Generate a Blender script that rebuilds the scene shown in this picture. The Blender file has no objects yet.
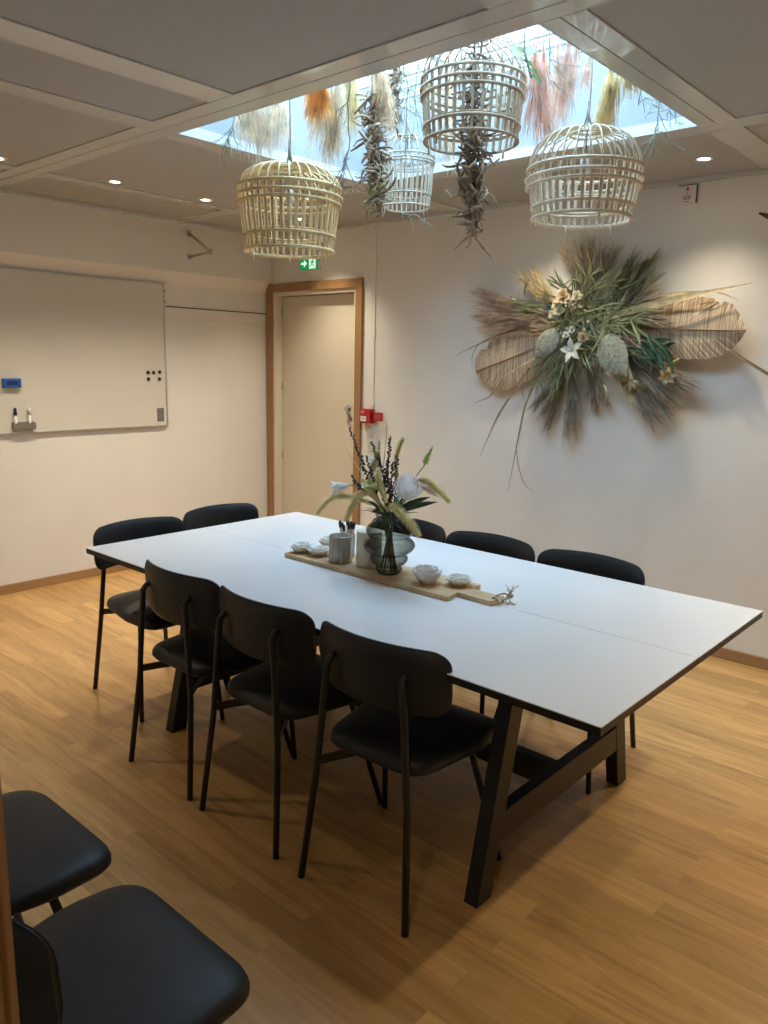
import bpy, bmesh, math, random
from mathutils import Vector, Matrix
random.seed(7)
C = bpy.context.scene.collection
SC = bpy.context.scene
PI = math.pi

# ------------------------------------------------------------------ camera
F_PX = 777.31
CAM_H = 1.5645
RIGHT = Vector((0.7458527, 0.66575434, 0.02179259))
UP = Vector((-0.14294125, 0.12801342, 0.98141753))
FWD = Vector((-0.65059323, 0.73510797, -0.19064291))
cd = bpy.data.cameras.new('camera'); cam = bpy.data.objects.new('camera', cd); C.objects.link(cam)
m = Matrix((RIGHT, UP, -FWD)).transposed().to_4x4(); m.translation = Vector((0, 0, CAM_H))
cam.matrix_world = m
cd.sensor_fit = 'VERTICAL'; cd.sensor_height = 36; cd.sensor_width = 27; cd.lens = F_PX * 36 / 1024
cd.clip_start = 0.02
SC.camera = cam

# ------------------------------------------------------------------ light levels
SKY_STRENGTH = 6.0
SKY_COLOR = (0.52, 0.755, 1.0)
LAMP_W = 34.0
LAMP_COLOR = (1.0, 0.86, 0.64)
HALL_FILL_W = 4.0
SC.view_settings.view_transform = 'Standard'
SC.view_settings.look = 'None'
SC.view_settings.exposure = 1.68
SC.view_settings.gamma = 1.0
SC.view_settings.use_curve_mapping = False
w = bpy.data.worlds.new('sky'); SC.world = w; w.use_nodes = True
bg = w.node_tree.nodes['Background']
bg.inputs[0].default_value = (*SKY_COLOR, 1); bg.inputs[1].default_value = SKY_STRENGTH

# room numbers
XL, XR, YB, YN, H = -5.132, 2.3, 4.286, 0.22, 2.53
HX0, HX1, HY0, HY1 = -3.150, -1.325, 2.128, 3.375     # skylight opening
HZ = 3.02                                             # glazing height
pl = bpy.data.lights.new('skylight_portal', 'AREA'); pl.shape = 'RECTANGLE'; pl.size = HX1-HX0; pl.size_y = HY1-HY0
pl.cycles.is_portal = True
po = bpy.data.objects.new('skylight_portal', pl); C.objects.link(po); po.location = ((HX0+HX1)/2, (HY0+HY1)/2, HZ-0.06)

# ------------------------------------------------------------------ materials
MATS = {}
def mat(name, col, rough=0.5, var=0.0, scale=20, stretch=(1,1,1), bump=0.0, metal=0.0, spec=0.5, transl=0.0, emit=None, estr=0, coat=0.0, col2=None):
    if name in MATS: return MATS[name]
    m = bpy.data.materials.new(name); m.use_nodes = True; nt = m.node_tree; N = nt.nodes; L = nt.links
    b = N['Principled BSDF']; out = N['Material Output']
    b.inputs['Roughness'].default_value = rough; b.inputs['Metallic'].default_value = metal
    b.inputs['Specular IOR Level'].default_value = spec
    if coat: b.inputs['Coat Weight'].default_value = coat
    tc = N.new('ShaderNodeTexCoord'); mp = N.new('ShaderNodeMapping'); mp.inputs['Scale'].default_value = stretch
    L.new(tc.outputs['Object'], mp.inputs[0])
    nz = N.new('ShaderNodeTexNoise'); nz.inputs['Scale'].default_value = scale; nz.inputs['Detail'].default_value = 4
    L.new(mp.outputs[0], nz.inputs['Vector'])
    rp = N.new('ShaderNodeValToRGB')
    c2 = col2 if col2 else tuple(max(0, c*(1-var)) for c in col)
    c1 = col if col2 else tuple(min(1, c*(1+var*0.6)) for c in col)
    rp.color_ramp.elements[0].color = (*c2, 1); rp.color_ramp.elements[1].color = (*c1, 1)
    rp.color_ramp.elements[0].position = 0.3; rp.color_ramp.elements[1].position = 0.7
    L.new(nz.outputs['Fac'], rp.inputs[0]); L.new(rp.outputs[0], b.inputs['Base Color'])
    if bump:
        bp = N.new('ShaderNodeBump'); bp.inputs['Strength'].default_value = bump; bp.inputs['Distance'].default_value = 0.004
        L.new(nz.outputs['Fac'], bp.inputs['Height']); L.new(bp.outputs[0], b.inputs['Normal'])
    if transl:
        tr = N.new('ShaderNodeBsdfTranslucent'); L.new(rp.outputs[0], tr.inputs[0])
        mx = N.new('ShaderNodeMixShader'); mx.inputs[0].default_value = transl
        L.new(b.outputs[0], mx.inputs[1]); L.new(tr.outputs[0], mx.inputs[2]); L.new(mx.outputs[0], out.inputs[0])
    if emit:
        b.inputs['Emission Color'].default_value = (*emit, 1); b.inputs['Emission Strength'].default_value = estr
    MATS[name] = m
    return m

def floor_mat():
    m = bpy.data.materials.new('oak_parquet'); m.use_nodes = True; nt = m.node_tree; N = nt.nodes; L = nt.links
    b = N['Principled BSDF']
    tc = N.new('ShaderNodeTexCoord')
    br = N.new('ShaderNodeTexBrick'); br.offset = 0.37; br.squash = 1.0; br.offset_frequency = 2
    br.inputs['Scale'].default_value = 1.0; br.inputs['Brick Width'].default_value = 0.72; br.inputs['Row Height'].default_value = 0.088
    br.inputs['Mortar Size'].default_value = 0.0008; br.inputs['Mortar Smooth'].default_value = 0.2; br.inputs['Bias'].default_value = 0.0
    br.inputs['Color1'].default_value = (0, 0, 0, 1); br.inputs['Color2'].default_value = (1, 1, 1, 1); br.inputs['Mortar'].default_value = (0.25, 0.25, 0.25, 1)
    L.new(tc.outputs['Object'], br.inputs['Vector'])
    mp = N.new('ShaderNodeMapping'); mp.inputs['Scale'].default_value = (1.5, 17, 1)
    L.new(tc.outputs['Object'], mp.inputs[0])
    # offset the grain per board
    ad = N.new('ShaderNodeVectorMath'); ad.operation = 'ADD'
    sc = N.new('ShaderNodeVectorMath'); sc.operation = 'SCALE'; sc.inputs['Scale'].default_value = 37.0
    L.new(br.outputs['Color'], sc.inputs[0]); L.new(mp.outputs[0], ad.inputs[0]); L.new(sc.outputs[0], ad.inputs[1])
    n1 = N.new('ShaderNodeTexNoise'); n1.inputs['Scale'].default_value = 1.0; n1.inputs['Detail'].default_value = 10; n1.inputs['Roughness'].default_value = 0.68; n1.inputs['Distortion'].default_value = 1.2
    L.new(ad.outputs[0], n1.inputs['Vector'])
    rp = N.new('ShaderNodeValToRGB')
    e = rp.color_ramp.elements
    e[0].position = 0.32; e[0].color = (0.34, 0.185, 0.066, 1); e[1].position = 0.70; e[1].color = (0.58, 0.355, 0.142, 1)
    x = e.new(0.5); x.color = (0.49, 0.28, 0.102, 1)
    L.new(n1.outputs['Fac'], rp.inputs[0])
    mx = N.new('ShaderNodeMix'); mx.data_type = 'RGBA'; mx.blend_type = 'MULTIPLY'; mx.inputs['Factor'].default_value = 1.0
    r2 = N.new('ShaderNodeValToRGB'); r2.color_ramp.elements[0].color = (0.80, 0.78, 0.74, 1); r2.color_ramp.elements[1].color = (1.10, 1.10, 1.10, 1)
    L.new(br.outputs['Color'], r2.inputs[0])
    L.new(rp.outputs[0], mx.inputs['A']); L.new(r2.outputs[0], mx.inputs['B'])
    L.new(mx.outputs['Result'], b.inputs['Base Color'])
    b.inputs['Roughness'].default_value = 0.36; b.inputs['Specular IOR Level'].default_value = 0.45
    return m

def glass_mat(name, tint, edge, rough=0.03):
    m = bpy.data.materials.new(name); m.use_nodes = True; nt = m.node_tree; N = nt.nodes; L = nt.links
    for n in list(N):
        if n.type == 'BSDF_PRINCIPLED': N.remove(n)
    out = N['Material Output']
    lw = N.new('ShaderNodeLayerWeight'); lw.inputs[0].default_value = 0.5
    mc = N.new('ShaderNodeMix'); mc.data_type = 'RGBA'; mc.inputs['A'].default_value = (*tint, 1); mc.inputs['B'].default_value = (*edge, 1)
    L.new(lw.outputs['Facing'], mc.inputs['Factor'])
    tr = N.new('ShaderNodeBsdfTransparent'); L.new(mc.outputs['Result'], tr.inputs[0])
    gl = N.new('ShaderNodeBsdfGlossy'); gl.inputs['Roughness'].default_value = rough
    l2 = N.new('ShaderNodeLayerWeight'); l2.inputs[0].default_value = 0.5
    pw = N.new('ShaderNodeMath'); pw.operation = 'POWER'; pw.inputs[1].default_value = 5.0; L.new(l2.outputs['Facing'], pw.inputs[0])
    ml = N.new('ShaderNodeMath'); ml.operation = 'MULTIPLY_ADD'; ml.inputs[1].default_value = 0.9; ml.inputs[2].default_value = 0.045; L.new(pw.outputs[0], ml.inputs[0])
    mx = N.new('ShaderNodeMixShader'); L.new(ml.outputs[0], mx.inputs[0]); L.new(tr.outputs[0], mx.inputs[1]); L.new(gl.outputs[0], mx.inputs[2])
    L.new(mx.outputs[0], out.inputs[0])
    return m

M = {}
M['floor'] = floor_mat()
M['wall'] = mat('painted_wall', (0.80, 0.772, 0.718), 0.85, 0.03, 3, bump=0.05)
M['bulkhead'] = mat('painted_bulkhead', (0.70, 0.645, 0.575), 0.85, 0.03, 3)
M['panel'] = mat('ceiling_fabric_panel', (0.45, 0.455, 0.445), 0.9, 0.08, 160, bump=0.2)
M['batten'] = mat('ceiling_batten_paint', (0.62, 0.625, 0.60), 0.10, 0.02, 5, coat=.5)
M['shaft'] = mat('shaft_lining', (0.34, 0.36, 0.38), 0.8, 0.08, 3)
M['shaft_frame'] = mat('shaft_frame', (0.62, 0.64, 0.66), 0.6, 0.03, 5)
M['oak'] = mat('oak_trim', (0.36, 0.20, 0.085), 0.45, 0.25, 6, (1, 1, 0.08))
M['oak_base'] = mat('oak_baseboard', (0.42, 0.24, 0.11), 0.45, 0.2, 8, (0.15, 0.15, 1))
M['door'] = mat('door_paint', (0.66, 0.60, 0.49), 0.5, 0.02, 4)
M['door_lining'] = mat('door_lining_paint', (0.74, 0.68, 0.57), 0.5, 0.02, 4)
M['dark'] = mat('dark_gap', (0.02, 0.018, 0.015), 0.7)
M['table_top'] = mat('white_laminate', (0.82, 0.82, 0.82), 0.20, 0.015, 3, spec=0.5)
M['black_wood'] = mat('black_stained_wood', (0.008, 0.0068, 0.006), 0.4, 0.3, 12, (1, 1, 6), bump=0.08)
M['black_metal'] = mat('black_powder_metal', (0.012, 0.011, 0.011), 0.4)
M['vinyl'] = mat('black_vinyl', (0.010, 0.0115, 0.0135), 0.5, 0.1, 220, bump=0.12)
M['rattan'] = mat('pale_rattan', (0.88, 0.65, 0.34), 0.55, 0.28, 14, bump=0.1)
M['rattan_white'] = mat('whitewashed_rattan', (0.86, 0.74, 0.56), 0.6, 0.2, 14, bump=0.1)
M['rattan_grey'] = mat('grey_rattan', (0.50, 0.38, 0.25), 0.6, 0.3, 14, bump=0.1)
M['cord'] = mat('grey_cord', (0.35, 0.31, 0.26), 0.8, 0.1)
M['steel'] = mat('brushed_steel', (0.55, 0.54, 0.52), 0.3, 0.05, 40, metal=1.0)
M['white_plastic'] = mat('white_plastic', (0.78, 0.76, 0.72), 0.4)
M['red_plastic'] = mat('red_plastic', (0.42, 0.012, 0.014), 0.35, 0.05)
M['red_print'] = mat('red_print', (0.5, 0.05, 0.05), 0.6)
M['green_sign'] = mat('green_sign', (0.0, 0.27, 0.09), 0.4, emit=(0.0, 0.5, 0.16), estr=0.12)
M['sign_white'] = mat('sign_white', (0.75, 0.85, 0.8), 0.4, emit=(0.7, 1.0, 0.85), estr=0.25)
M['board_white'] = mat('whiteboard_enamel', (0.70, 0.66, 0.59), 0.25, 0.01, 3, spec=0.5)
M['alu'] = mat('aluminium_frame', (0.62, 0.60, 0.55), 0.35, 0.05, metal=0.7)
M['blue'] = mat('blue_plastic', (0.02, 0.11, 0.42), 0.5, 0.1)
M['navy'] = mat('dark_blue_plastic', (0.01, 0.03, 0.12), 0.5, 0.1)
M['black'] = mat('black_plastic', (0.012, 0.012, 0.014), 0.35)
M['felt'] = mat('felt_grey', (0.25, 0.23, 0.2), 0.9, 0.1, 80)
M['grey_label'] = mat('printed_label', (0.2, 0.19, 0.18), 0.6, 0.5, 300)

# ------------------------------------------------------------------ mesh helpers
ORDER = {}
class MB:
    def __init__(s): s.v = []; s.f = []; s.mi = []; s.sm = []
    def add(s, vs, fs, mi=0, smooth=False):
        o = len(s.v); s.v.extend([tuple(v) for v in vs])
        for f in fs: s.f.append([i+o for i in f]); s.mi.append(mi); s.sm.append(smooth)
        return s
    def box(s, a, b, mi=0, M4=None):
        x0, y0, z0 = a; x1, y1, z1 = b
        vs = [Vector(p) for p in ((x0,y0,z0),(x1,y0,z0),(x1,y1,z0),(x0,y1,z0),(x0,y0,z1),(x1,y0,z1),(x1,y1,z1),(x0,y1,z1))]
        if M4: vs = [M4 @ v for v in vs]
        return s.add(vs, [(0,3,2,1),(4,5,6,7),(0,1,5,4),(1,2,6,5),(2,3,7,6),(3,0,4,7)], mi)
    def tube(s, pts, r, n=8, mi=0, cap=True, smooth=True, flat=1.0, closed=False):
        pts = [Vector(p) for p in pts]; k = len(pts)
        rr = r if isinstance(r, (list, tuple)) else [r]*k
        vs = []; up = None
        for i, p in enumerate(pts):
            if closed: t = pts[(i+1) % k]-pts[i-1]
            else: t = (pts[min(i+1, k-1)]-pts[max(i-1, 0)])
            if t.length < 1e-9: t = Vector((0,0,1))
            t.normalize()
            if up is None:
                up = Vector((0,0,1)) if abs(t.z) < 0.9 else Vector((1,0,0))
            a = up - t*up.dot(t)
            if a.length < 1e-6: a = t.orthogonal()
            a.normalize(); up = a
            b = t.cross(a)
            for j in range(n):
                q = 2*PI*j/n
                vs.append(p + (a*math.cos(q)*flat + b*math.sin(q))*rr[i])
        fs = []
        for i in range(k if closed else k-1):
            i2 = (i+1) % k
            for j in range(n):
                j2 = (j+1) % n
                fs.append((i*n+j, i*n+j2, i2*n+j2, i2*n+j))
        if cap and not closed:
            fs.append(tuple(range(n-1, -1, -1))); fs.append(tuple((k-1)*n+j for j in range(n)))
        return s.add(vs, fs, mi, smooth)
    def ring(s, c, R, r, n=40, k=6, mi=0, wob=0.0, flat=1.0):
        pts = []
        for i in range(n):
            a = 2*PI*i/n; q = R*(1+wob*math.sin(3*a+c[2]*50))
            pts.append((c[0]+q*math.cos(a), c[1]+q*math.sin(a), c[2]))
        return s.tube(pts, r, k, mi, closed=True, flat=flat)
    def lathe(s, prof, n=40, c=(0,0,0), mi=0, smooth=True, wob=None):
        vs = []; k = len(prof)
        for i in range(n):
            a = 2*PI*i/n
            for r, z in prof:
                q = r if wob is None else r*(1+wob(a, z))
                vs.append((c[0]+q*math.cos(a), c[1]+q*math.sin(a), c[2]+z))
        fs = []
        for i in range(n):
            i2 = (i+1) % n
            for j in range(k-1): fs.append((i*k+j, i2*k+j, i2*k+j+1, i*k+j+1))
        return s.add(vs, fs, mi, smooth)
    def prism(s, outline, z0, z1, mi=0, M4=None):
        n = len(outline); vs = [Vector((x, y, z0)) for x, y in outline]+[Vector((x, y, z1)) for x, y in outline]
        if M4: vs = [M4 @ v for v in vs]
        fs = [tuple(range(n-1, -1, -1)), tuple(range(n, 2*n))]+[(i, (i+1) % n, n+(i+1) % n, n+i) for i in range(n)]
        return s.add(vs, fs, mi)
    def ribbon(s, pts, ws, side, mi=0, fold=0.0, nrm=None):
        """leaf blade: centre line pts, half-widths ws, side direction"""
        vs = []; k = len(pts); side = Vector(side)
        for i, p in enumerate(pts):
            p = Vector(p); t = Vector(pts[min(i+1, k-1)])-Vector(pts[max(i-1, 0)])
            if t.length < 1e-9: t = Vector((0,0,1))
            t.normalize(); sd = side - t*side.dot(t)
            if sd.length < 1e-6: sd = t.orthogonal()
            sd.normalize(); nn = t.cross(sd)
            vs += [p-sd*ws[i]+nn*fold*ws[i], p, p+sd*ws[i]+nn*fold*ws[i]]
        fs = []
        for i in range(k-1):
            a = i*3
            fs += [(a, a+1, a+4, a+3), (a+1, a+2, a+5, a+4)]
        return s.add(vs, fs, mi, True)
    def blob(s, c, r, mi=0, n=8, k=6, M4=None):
        c = Vector(c); rx, ry, rz = r if isinstance(r, (tuple, list)) else (r, r, r)
        vs = []
        for i in range(1, k):
            t = PI*i/k
            for j in range(n):
                a = 2*PI*j/n
                vs.append(Vector((rx*math.sin(t)*math.cos(a), ry*math.sin(t)*math.sin(a), rz*math.cos(t))))
        vs.append(Vector((0,0,rz))); vs.append(Vector((0,0,-rz)))
        if M4: vs = [M4 @ v for v in vs]
        vs = [v+c for v in vs]
        fs = []
        for i in range(k-2):
            for j in range(n): fs.append((i*n+j, (i+1)*n+j, (i+1)*n+(j+1) % n, i*n+(j+1) % n))
        T = (k-1)*n
        for j in range(n):
            fs.append((T, j, (j+1) % n)); fs.append((T+1, (k-2)*n+(j+1) % n, (k-2)*n+j))
        return s.add(vs, fs, mi, True)
    def build(s, name, mats, parent=None, loc=None, bevel=0.0, subd=0):
        me = bpy.data.meshes.new(name)
        off = Vector(loc) if loc is not None else Vector((0,0,0))
        me.from_pydata([tuple(Vector(v)-off) for v in s.v], [], s.f)
        for mm in (mats if isinstance(mats, (list, tuple)) else [mats]): me.materials.append(mm)
        me.polygons.foreach_set('material_index', s.mi); me.polygons.foreach_set('use_smooth', s.sm)
        me.update()
        o = bpy.data.objects.new(name, me); C.objects.link(o)
        ORDER[o.name] = len(ORDER)
        if parent: o.parent = parent
        o.location = off
        if bevel:
            b = o.modifiers.new('bevel', 'BEVEL'); b.width = bevel; b.segments = 2; b.limit_method = 'ANGLE'
        if subd:
            b = o.modifiers.new('subd', 'SUBSURF'); b.levels = subd; b.render_levels = subd
        return o

def tag(o, label, cat, group=None, kind=None):
    if label: o['label'] = label
    if cat: o['category'] = cat
    if group: o['group'] = group
    if kind: o['kind'] = kind
    return o
def thing(name, loc, label, cat, group=None, rz=0.0):
    o = bpy.data.objects.new(name, None); C.objects.link(o); o.location = loc; o.rotation_euler = (0, 0, rz)
    o.empty_display_size = 0.05
    return tag(o, label, cat, group)
def part(mb, name, m, root, label=None, **k):
    """mesh given in WORLD coordinates, parented to a thing that has no rotation"""
    mb.v = [tuple(Vector(v)-root.location) for v in mb.v]
    o = mb.build(name, m, root, **k)
    if label: o['label'] = label
    return o
def struct(mb, name, m, **k):
    o = mb.build(name, m, **k); o['kind'] = 'structure'; return o
def copy_tree(root, kids):
    r = root.copy(); C.objects.link(r)
    for ch in kids[root]:
        c = ch.copy(); C.objects.link(c); c.parent = r
        for g in kids.get(ch, []):
            d = g.copy(); C.objects.link(d); d.parent = c
    return r
def kidmap(root):
    bpy.context.view_layer.update()
    k = {root: [o for o in C.objects if o.parent == root]}
    for ch in k[root]: k[ch] = [o for o in C.objects if o.parent == ch]
    return k
def ray(u, v): return RIGHT*((u-384)/F_PX) + UP*((512-v)/F_PX) + FWD
def at(u, v, axis, val):
    """real point where the sight line of a photo pixel meets the plane axis=val"""
    d = ray(u, v); o = Vector((0, 0, CAM_H)); return o + d*((val-o[axis])/d[axis])
def bez(p0, p1, p2, n=8):
    p0, p1, p2 = Vector(p0), Vector(p1), Vector(p2)
    return [p0*(1-t)**2 + p1*2*t*(1-t) + p2*t*t for t in [i/(n-1) for i in range(n)]]
rnd = random.random
def ru(a, b): return a+(b-a)*random.random()
def rv(s): return Vector((ru(-s, s), ru(-s, s), ru(-s, s)))

# ================================================================== SETTING
YH = -1.7   # hall behind the camera
fl = MB(); fl.box((XL-0.2, YH-0.1, -0.1), (XR+0.2, YB+0.2, 0)); struct(fl, 'floor', M['floor'])
# back wall with the door opening
DX0, DX1, DZ = -5.055, -4.10, 2.095
b = MB(); b.box((XL-0.2, YB, 0), (DX0, YB+0.2, HZ)); b.box((DX1, YB, 0), (XR+0.2, YB+0.2, HZ)); b.box((DX0, YB, DZ), (DX1, YB+0.2, HZ)); b.box((DX0, YB+0.14, 0), (DX1, YB+0.2, DZ))
struct(b, 'wall_back', M['wall'])
b = MB(); b.box((XL-0.2, YH, 0), (XL, YB, HZ))
# stepped-out upper wall with a slanted underside
b.add([(XL, YN, 2.53), (XL+0.065, YN, 2.53), (XL+0.065, YN, 2.172), (XL, YN, 2.088), (XL, YB, 2.53), (XL+0.065, YB, 2.53), (XL+0.065, YB, 2.172), (XL, YB, 2.088)],
      [(0,1,2,3), (4,7,6,5), (1,5,6,2), (2,6,7,3), (0,4,5,1), (0,3,7,4)])
struct(b, 'wall_left', M['wall'])
b = MB(); b.box((XR, YH, 0), (XR+0.2, YB, HZ)); struct(b, 'wall_right', M['wall'])
OX0, OX1, OZ = -0.628, 0.50, 2.10       # opening the photo was taken through
b = MB(); b.box((XL, YN-0.2, 0), (OX0-0.03, YN, HZ)); b.box((OX1+0.03, YN-0.2, 0), (XR, YN, HZ)); b.box((OX0-0.03, YN-0.2, OZ+0.03), (OX1+0.03, YN, HZ)); struct(b, 'wall_near', M['wall'])
b = MB(); b.box((XL-0.2, YH-0.2, 0), (XR+0.2, YH, HZ)); struct(b, 'wall_hall', M['wall'])
# ceiling: slab with the skylight hole
b = MB(); ZP = H+0.007
for x0, x1, y0, y1 in ((XL, HX0-.001, YH, YB), (HX1+.001, XR, YH, YB), (HX0-.001, HX1+.001, YH, HY0-.001), (HX0-.001, HX1+.001, HY1+.001, YB)):
    b.box((x0, y0, ZP), (x1, y1, H+0.044))
struct(b, 'ceiling', M['panel'])
# battens (flat painted boards under the panels)
LX0, LX1 = XL+0.065, XR
battens = [
 ((LX0, 1.965), (LX1, 2.048)), ((LX0, 2.052), (LX1, HY0)),                # beside the near edge of the skylight
 ((LX0, HY1), (LX1, 3.49)),                                                # far edge of the skylight
 ((-2.69, YN), (-2.54, 1.963)), ((-3.215, YN), (-3.09, 1.963)), ((-4.50, YN), (-4.40, 1.963)), ((-1.39,YN),(-1.25,1.963)),
 ((HX0-0.12, HY0+0.002), (HX0, HY1-0.002)), ((HX1, HY0+0.002), (-1.262, HY1-0.002)), ((-1.258, HY0+0.002), (-1.18, HY1-0.002)),
 ((-4.50, HY0+0.002), (-4.40, HY1-0.002)), ((-4.50, 3.492), (-4.40, YB)), ((HX0-0.12, 3.492), (HX0, YB)), ((-1.33, 3.492), (-1.19, YB)),
 ((-0.1, YN), (0.0, 1.963)), ((0.62, HY0+0.002), (0.75, HY1-0.002)), ((0.62, 3.492), (0.75, YB)),
]
b = MB()
for (x0, y0), (x1, y1) in battens: b.box((x0, y0, H), (x1, y1, ZP+0.001))
struct(b, 'trim_1', M['batten'], bevel=0.002)
b = MB(); b.box((LX0, YB-0.022, H-0.018), (LX1, YB, ZP+.001)); b.box((LX0, YN, H-0.018), (LX0+0.022, YB-0.03, ZP+.001)); struct(b, 'trim_2', M['batten'], bevel=0.004)
# skylight shaft
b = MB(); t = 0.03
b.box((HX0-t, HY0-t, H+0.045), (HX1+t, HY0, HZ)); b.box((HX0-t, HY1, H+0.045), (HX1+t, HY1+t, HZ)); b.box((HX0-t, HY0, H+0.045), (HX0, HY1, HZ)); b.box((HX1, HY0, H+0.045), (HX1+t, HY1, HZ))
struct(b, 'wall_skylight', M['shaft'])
b = MB(); t = 0.004; z0, z1 = H, H+0.045
b.box((HX0, HY0, z0), (HX1, HY0+t, z1)); b.box((HX0, HY1-t, z0), (HX1, HY1, z1)); b.box((HX0, HY0+t, z0), (HX0+t, HY1-t, z1)); b.box((HX1-t, HY0+t, z0), (HX1, HY1-t, z1))
struct(b, 'trim_3', M['shaft_frame'])
g = MB(); g.box((HX0-0.03, HY0-0.03, HZ), (HX1+0.03, HY1+0.03, HZ+0.008)); gw = struct(g, 'window_1', glass_mat('roof_glass', (0.93, 0.95, 0.96), (0.7, 0.78, 0.8)))
b = MB()
for x in (HX0+0.6, HX0+1.2): b.box((x-0.02, HY0, HZ-0.03), (x+0.02, HY1, HZ-0.001))
o = b.build('window_bar', M['shaft_frame'], gw)
# outer roof so that the sky only enters by the glazing
b = MB()
for x0, x1, y0, y1 in ((XL-0.2, HX0-0.03, YH-0.2, YB+0.2), (HX1+0.03, XR+0.2, YH-0.2, YB+0.2), (HX0-0.03, HX1+0.03, YH-0.2, HY0-0.03), (HX0-0.03, HX1+0.03, HY1+0.03, YB+0.2)):
    b.box((x0, y0, HZ), (x1, y1, HZ+0.1))
struct(b, 'ceiling_roof', M['wall'])
# baseboards
b = MB(); b.box((DX1+0.075, YB-0.014, 0), (XR, YB, 0.062)); struct(b, 'baseboard_back', M['oak_base'], bevel=0.003)
b = MB(); b.box((XL, YN, 0), (XL+0.014, YB-0.002, 0.062)); struct(b, 'baseboard_left', M['oak_base'], bevel=0.003)
b = MB(); b.box((XL+0.02, YN, 0), (OX0-0.1, YN+0.014, 0.062)); struct(b, 'baseboard_near', M['oak_base'], bevel=0.003)
# thin ledge board on the left wall right of the whiteboard
b = MB(); b.box((XL, 3.30, 1.842), (XL+0.010, YB, 1.920)); struct(b, 'trim_4', M['wall'], bevel=0.002)
b = MB(); b.box((XL, 3.30, 1.920), (XL+0.005, YB, 1.927)); struct(b, 'trim_5', M['dark'])

# door in the back wall
d = thing('door_1', (DX0, YB, 0), None, None); d['kind'] = 'structure'
lining = MB(); lt = 0.03
lining.box((DX0, YB-0.004, 0), (DX0+lt, YB+0.139, DZ)); lining.box((DX1-lt, YB-0.004, 0), (DX1, YB+0.139, DZ)); lining.box((DX0+lt, YB-0.004, DZ-lt), (DX1-lt, YB+0.139, DZ))
part(lining, 'door_frame', M['door_lining'], d, bevel=0.002)
leaf = MB(); leaf.box((DX0+lt+0.004, YB+0.072, 0.008), (DX1-lt-0.004, YB+0.112, DZ-lt-0.006)); lo = part(leaf, 'door_leaf', M['door'], d, bevel=0.002)
stop = MB(); stop.box((DX0+lt, YB+0.114, 0), (DX1-lt, YB+0.138, DZ-lt)); part(stop, 'door_stop', M['dark'], d)
cas = MB(); cw = 0.062
cas.box((DX0-cw, YB-0.022, 0), (DX0+0.004, YB, DZ+cw)); cas.box((DX1-0.004, YB-0.022, 0), (DX1+cw, YB, DZ+cw)); cas.box((DX0+0.004, YB-0.022, DZ-0.004), (DX1-0.004, YB, DZ+cw))
part(cas, 'door_casing', M['oak'], d, bevel=0.003)
for z in (0.77, 1.34, 1.93):
    h = MB(); h.tube([(DX0+lt+0.006, YB+0.066, z-0.03), (DX0+lt+0.006, YB+0.066, z+0.03)], 0.006); part(h, 'hinge', M['steel'], d).parent = lo
hx = -4.245
h = MB(); h.lathe([(0, 0), (0.024, 0), (0.024, 0.006), (0.010, 0.008), (0.010, 0.03), (0, 0.03)], 20)
h.v = [(x+hx, YB+0.072-z, y+1.20) for x, y, z in h.v]
h.tube([(hx, YB+0.040, 1.20), (hx+0.012, YB+0.028, 1.197), (hx+0.04, YB+0.022, 1.165), (hx+0.078, YB+0.022, 1.11)], 0.012, 8)
part(h, 'door_handle', mat('dull_steel', (0.22, 0.22, 0.20), 0.35, 0.05, metal=0.6), d).parent = lo
h = MB(); h.lathe([(0, 0), (0.017, 0), (0.017, 0.005), (0, 0.005)], 16); h.v = [(x+hx, YB+0.072-z, y+1.10) for x, y, z in h.v]; part(h, 'keyhole_plate', M['steel'], d).parent = lo

# doorway beside the camera
d = thing('door_2', (OX0, YN, 0), None, None); d['kind'] = 'structure'
b = MB(); b.box((OX0-0.03, YN-0.21, 0), (OX0, YN+0.004, OZ+0.03)); b.box((OX1, YN-0.21, 0), (OX1+0.03, YN+0.004, OZ+0.03)); b.box((OX0, YN-0.21, OZ), (OX1, YN+0.004, OZ+0.03))
part(b, 'door_frame', M['oak'], d, bevel=0.003)
b = MB(); b.box((OX0-0.085, YN, 0), (OX0-0.005, YN+0.018, OZ+0.08)); b.box((OX1+0.005, YN, 0), (OX1+0.085, YN+0.018, OZ+0.08)); b.box((OX0-0.005, YN, OZ+0.005), (OX1+0.005, YN+0.018, OZ+0.08))
part(b, 'door_casing', M['oak'], d, bevel=0.003)

# ================================================================== DOWNLIGHTS
glow = mat('lamp_lens', (0.9, 0.85, 0.7), 0.4, emit=(1.0, 0.85, 0.6), estr=14)
def downlight(x, y, label, power=1.0):
    r = thing('ceiling_downlight', (x, y, ZP), label, 'light', 'recessed downlights in the ceiling')
    a = MB(); a.lathe([(0.026, 0.0), (0.026, -0.004), (0.040, -0.006), (0.046, -0.003), (0.046, 0.0)], 28); a.build('trim_ring', M['white_plastic'], r)
    a = MB(); a.lathe([(0, -0.0015), (0.026, -0.0015), (0.026, -0.0005)], 24); a.build('lens', glow, r)
    L = bpy.data.lights.new('downlight', 'SPOT'); L.energy = LAMP_W*power; L.color = LAMP_COLOR; L.spot_size = math.radians(104); L.spot_blend = 1.0; L.shadow_soft_size = 0.035
    lo = bpy.data.objects.new('downlight_lamp', L); C.objects.link(lo); lo.parent = r; lo.location = (0, 0, -0.012)
    return r
downlight(-4.30, 1.83, 'lit round downlight at far left edge of ceiling', .8)
downlight(-4.30, 2.48, 'lit round downlight over whiteboard, right neighbour of the leftmost', .8)
downlight(-4.30, 3.10, 'lit round downlight above the metal wall bracket', .8)
downlight(-4.30, 3.91, 'lit round downlight above the door, hidden behind first basket lamp', .8)
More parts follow.
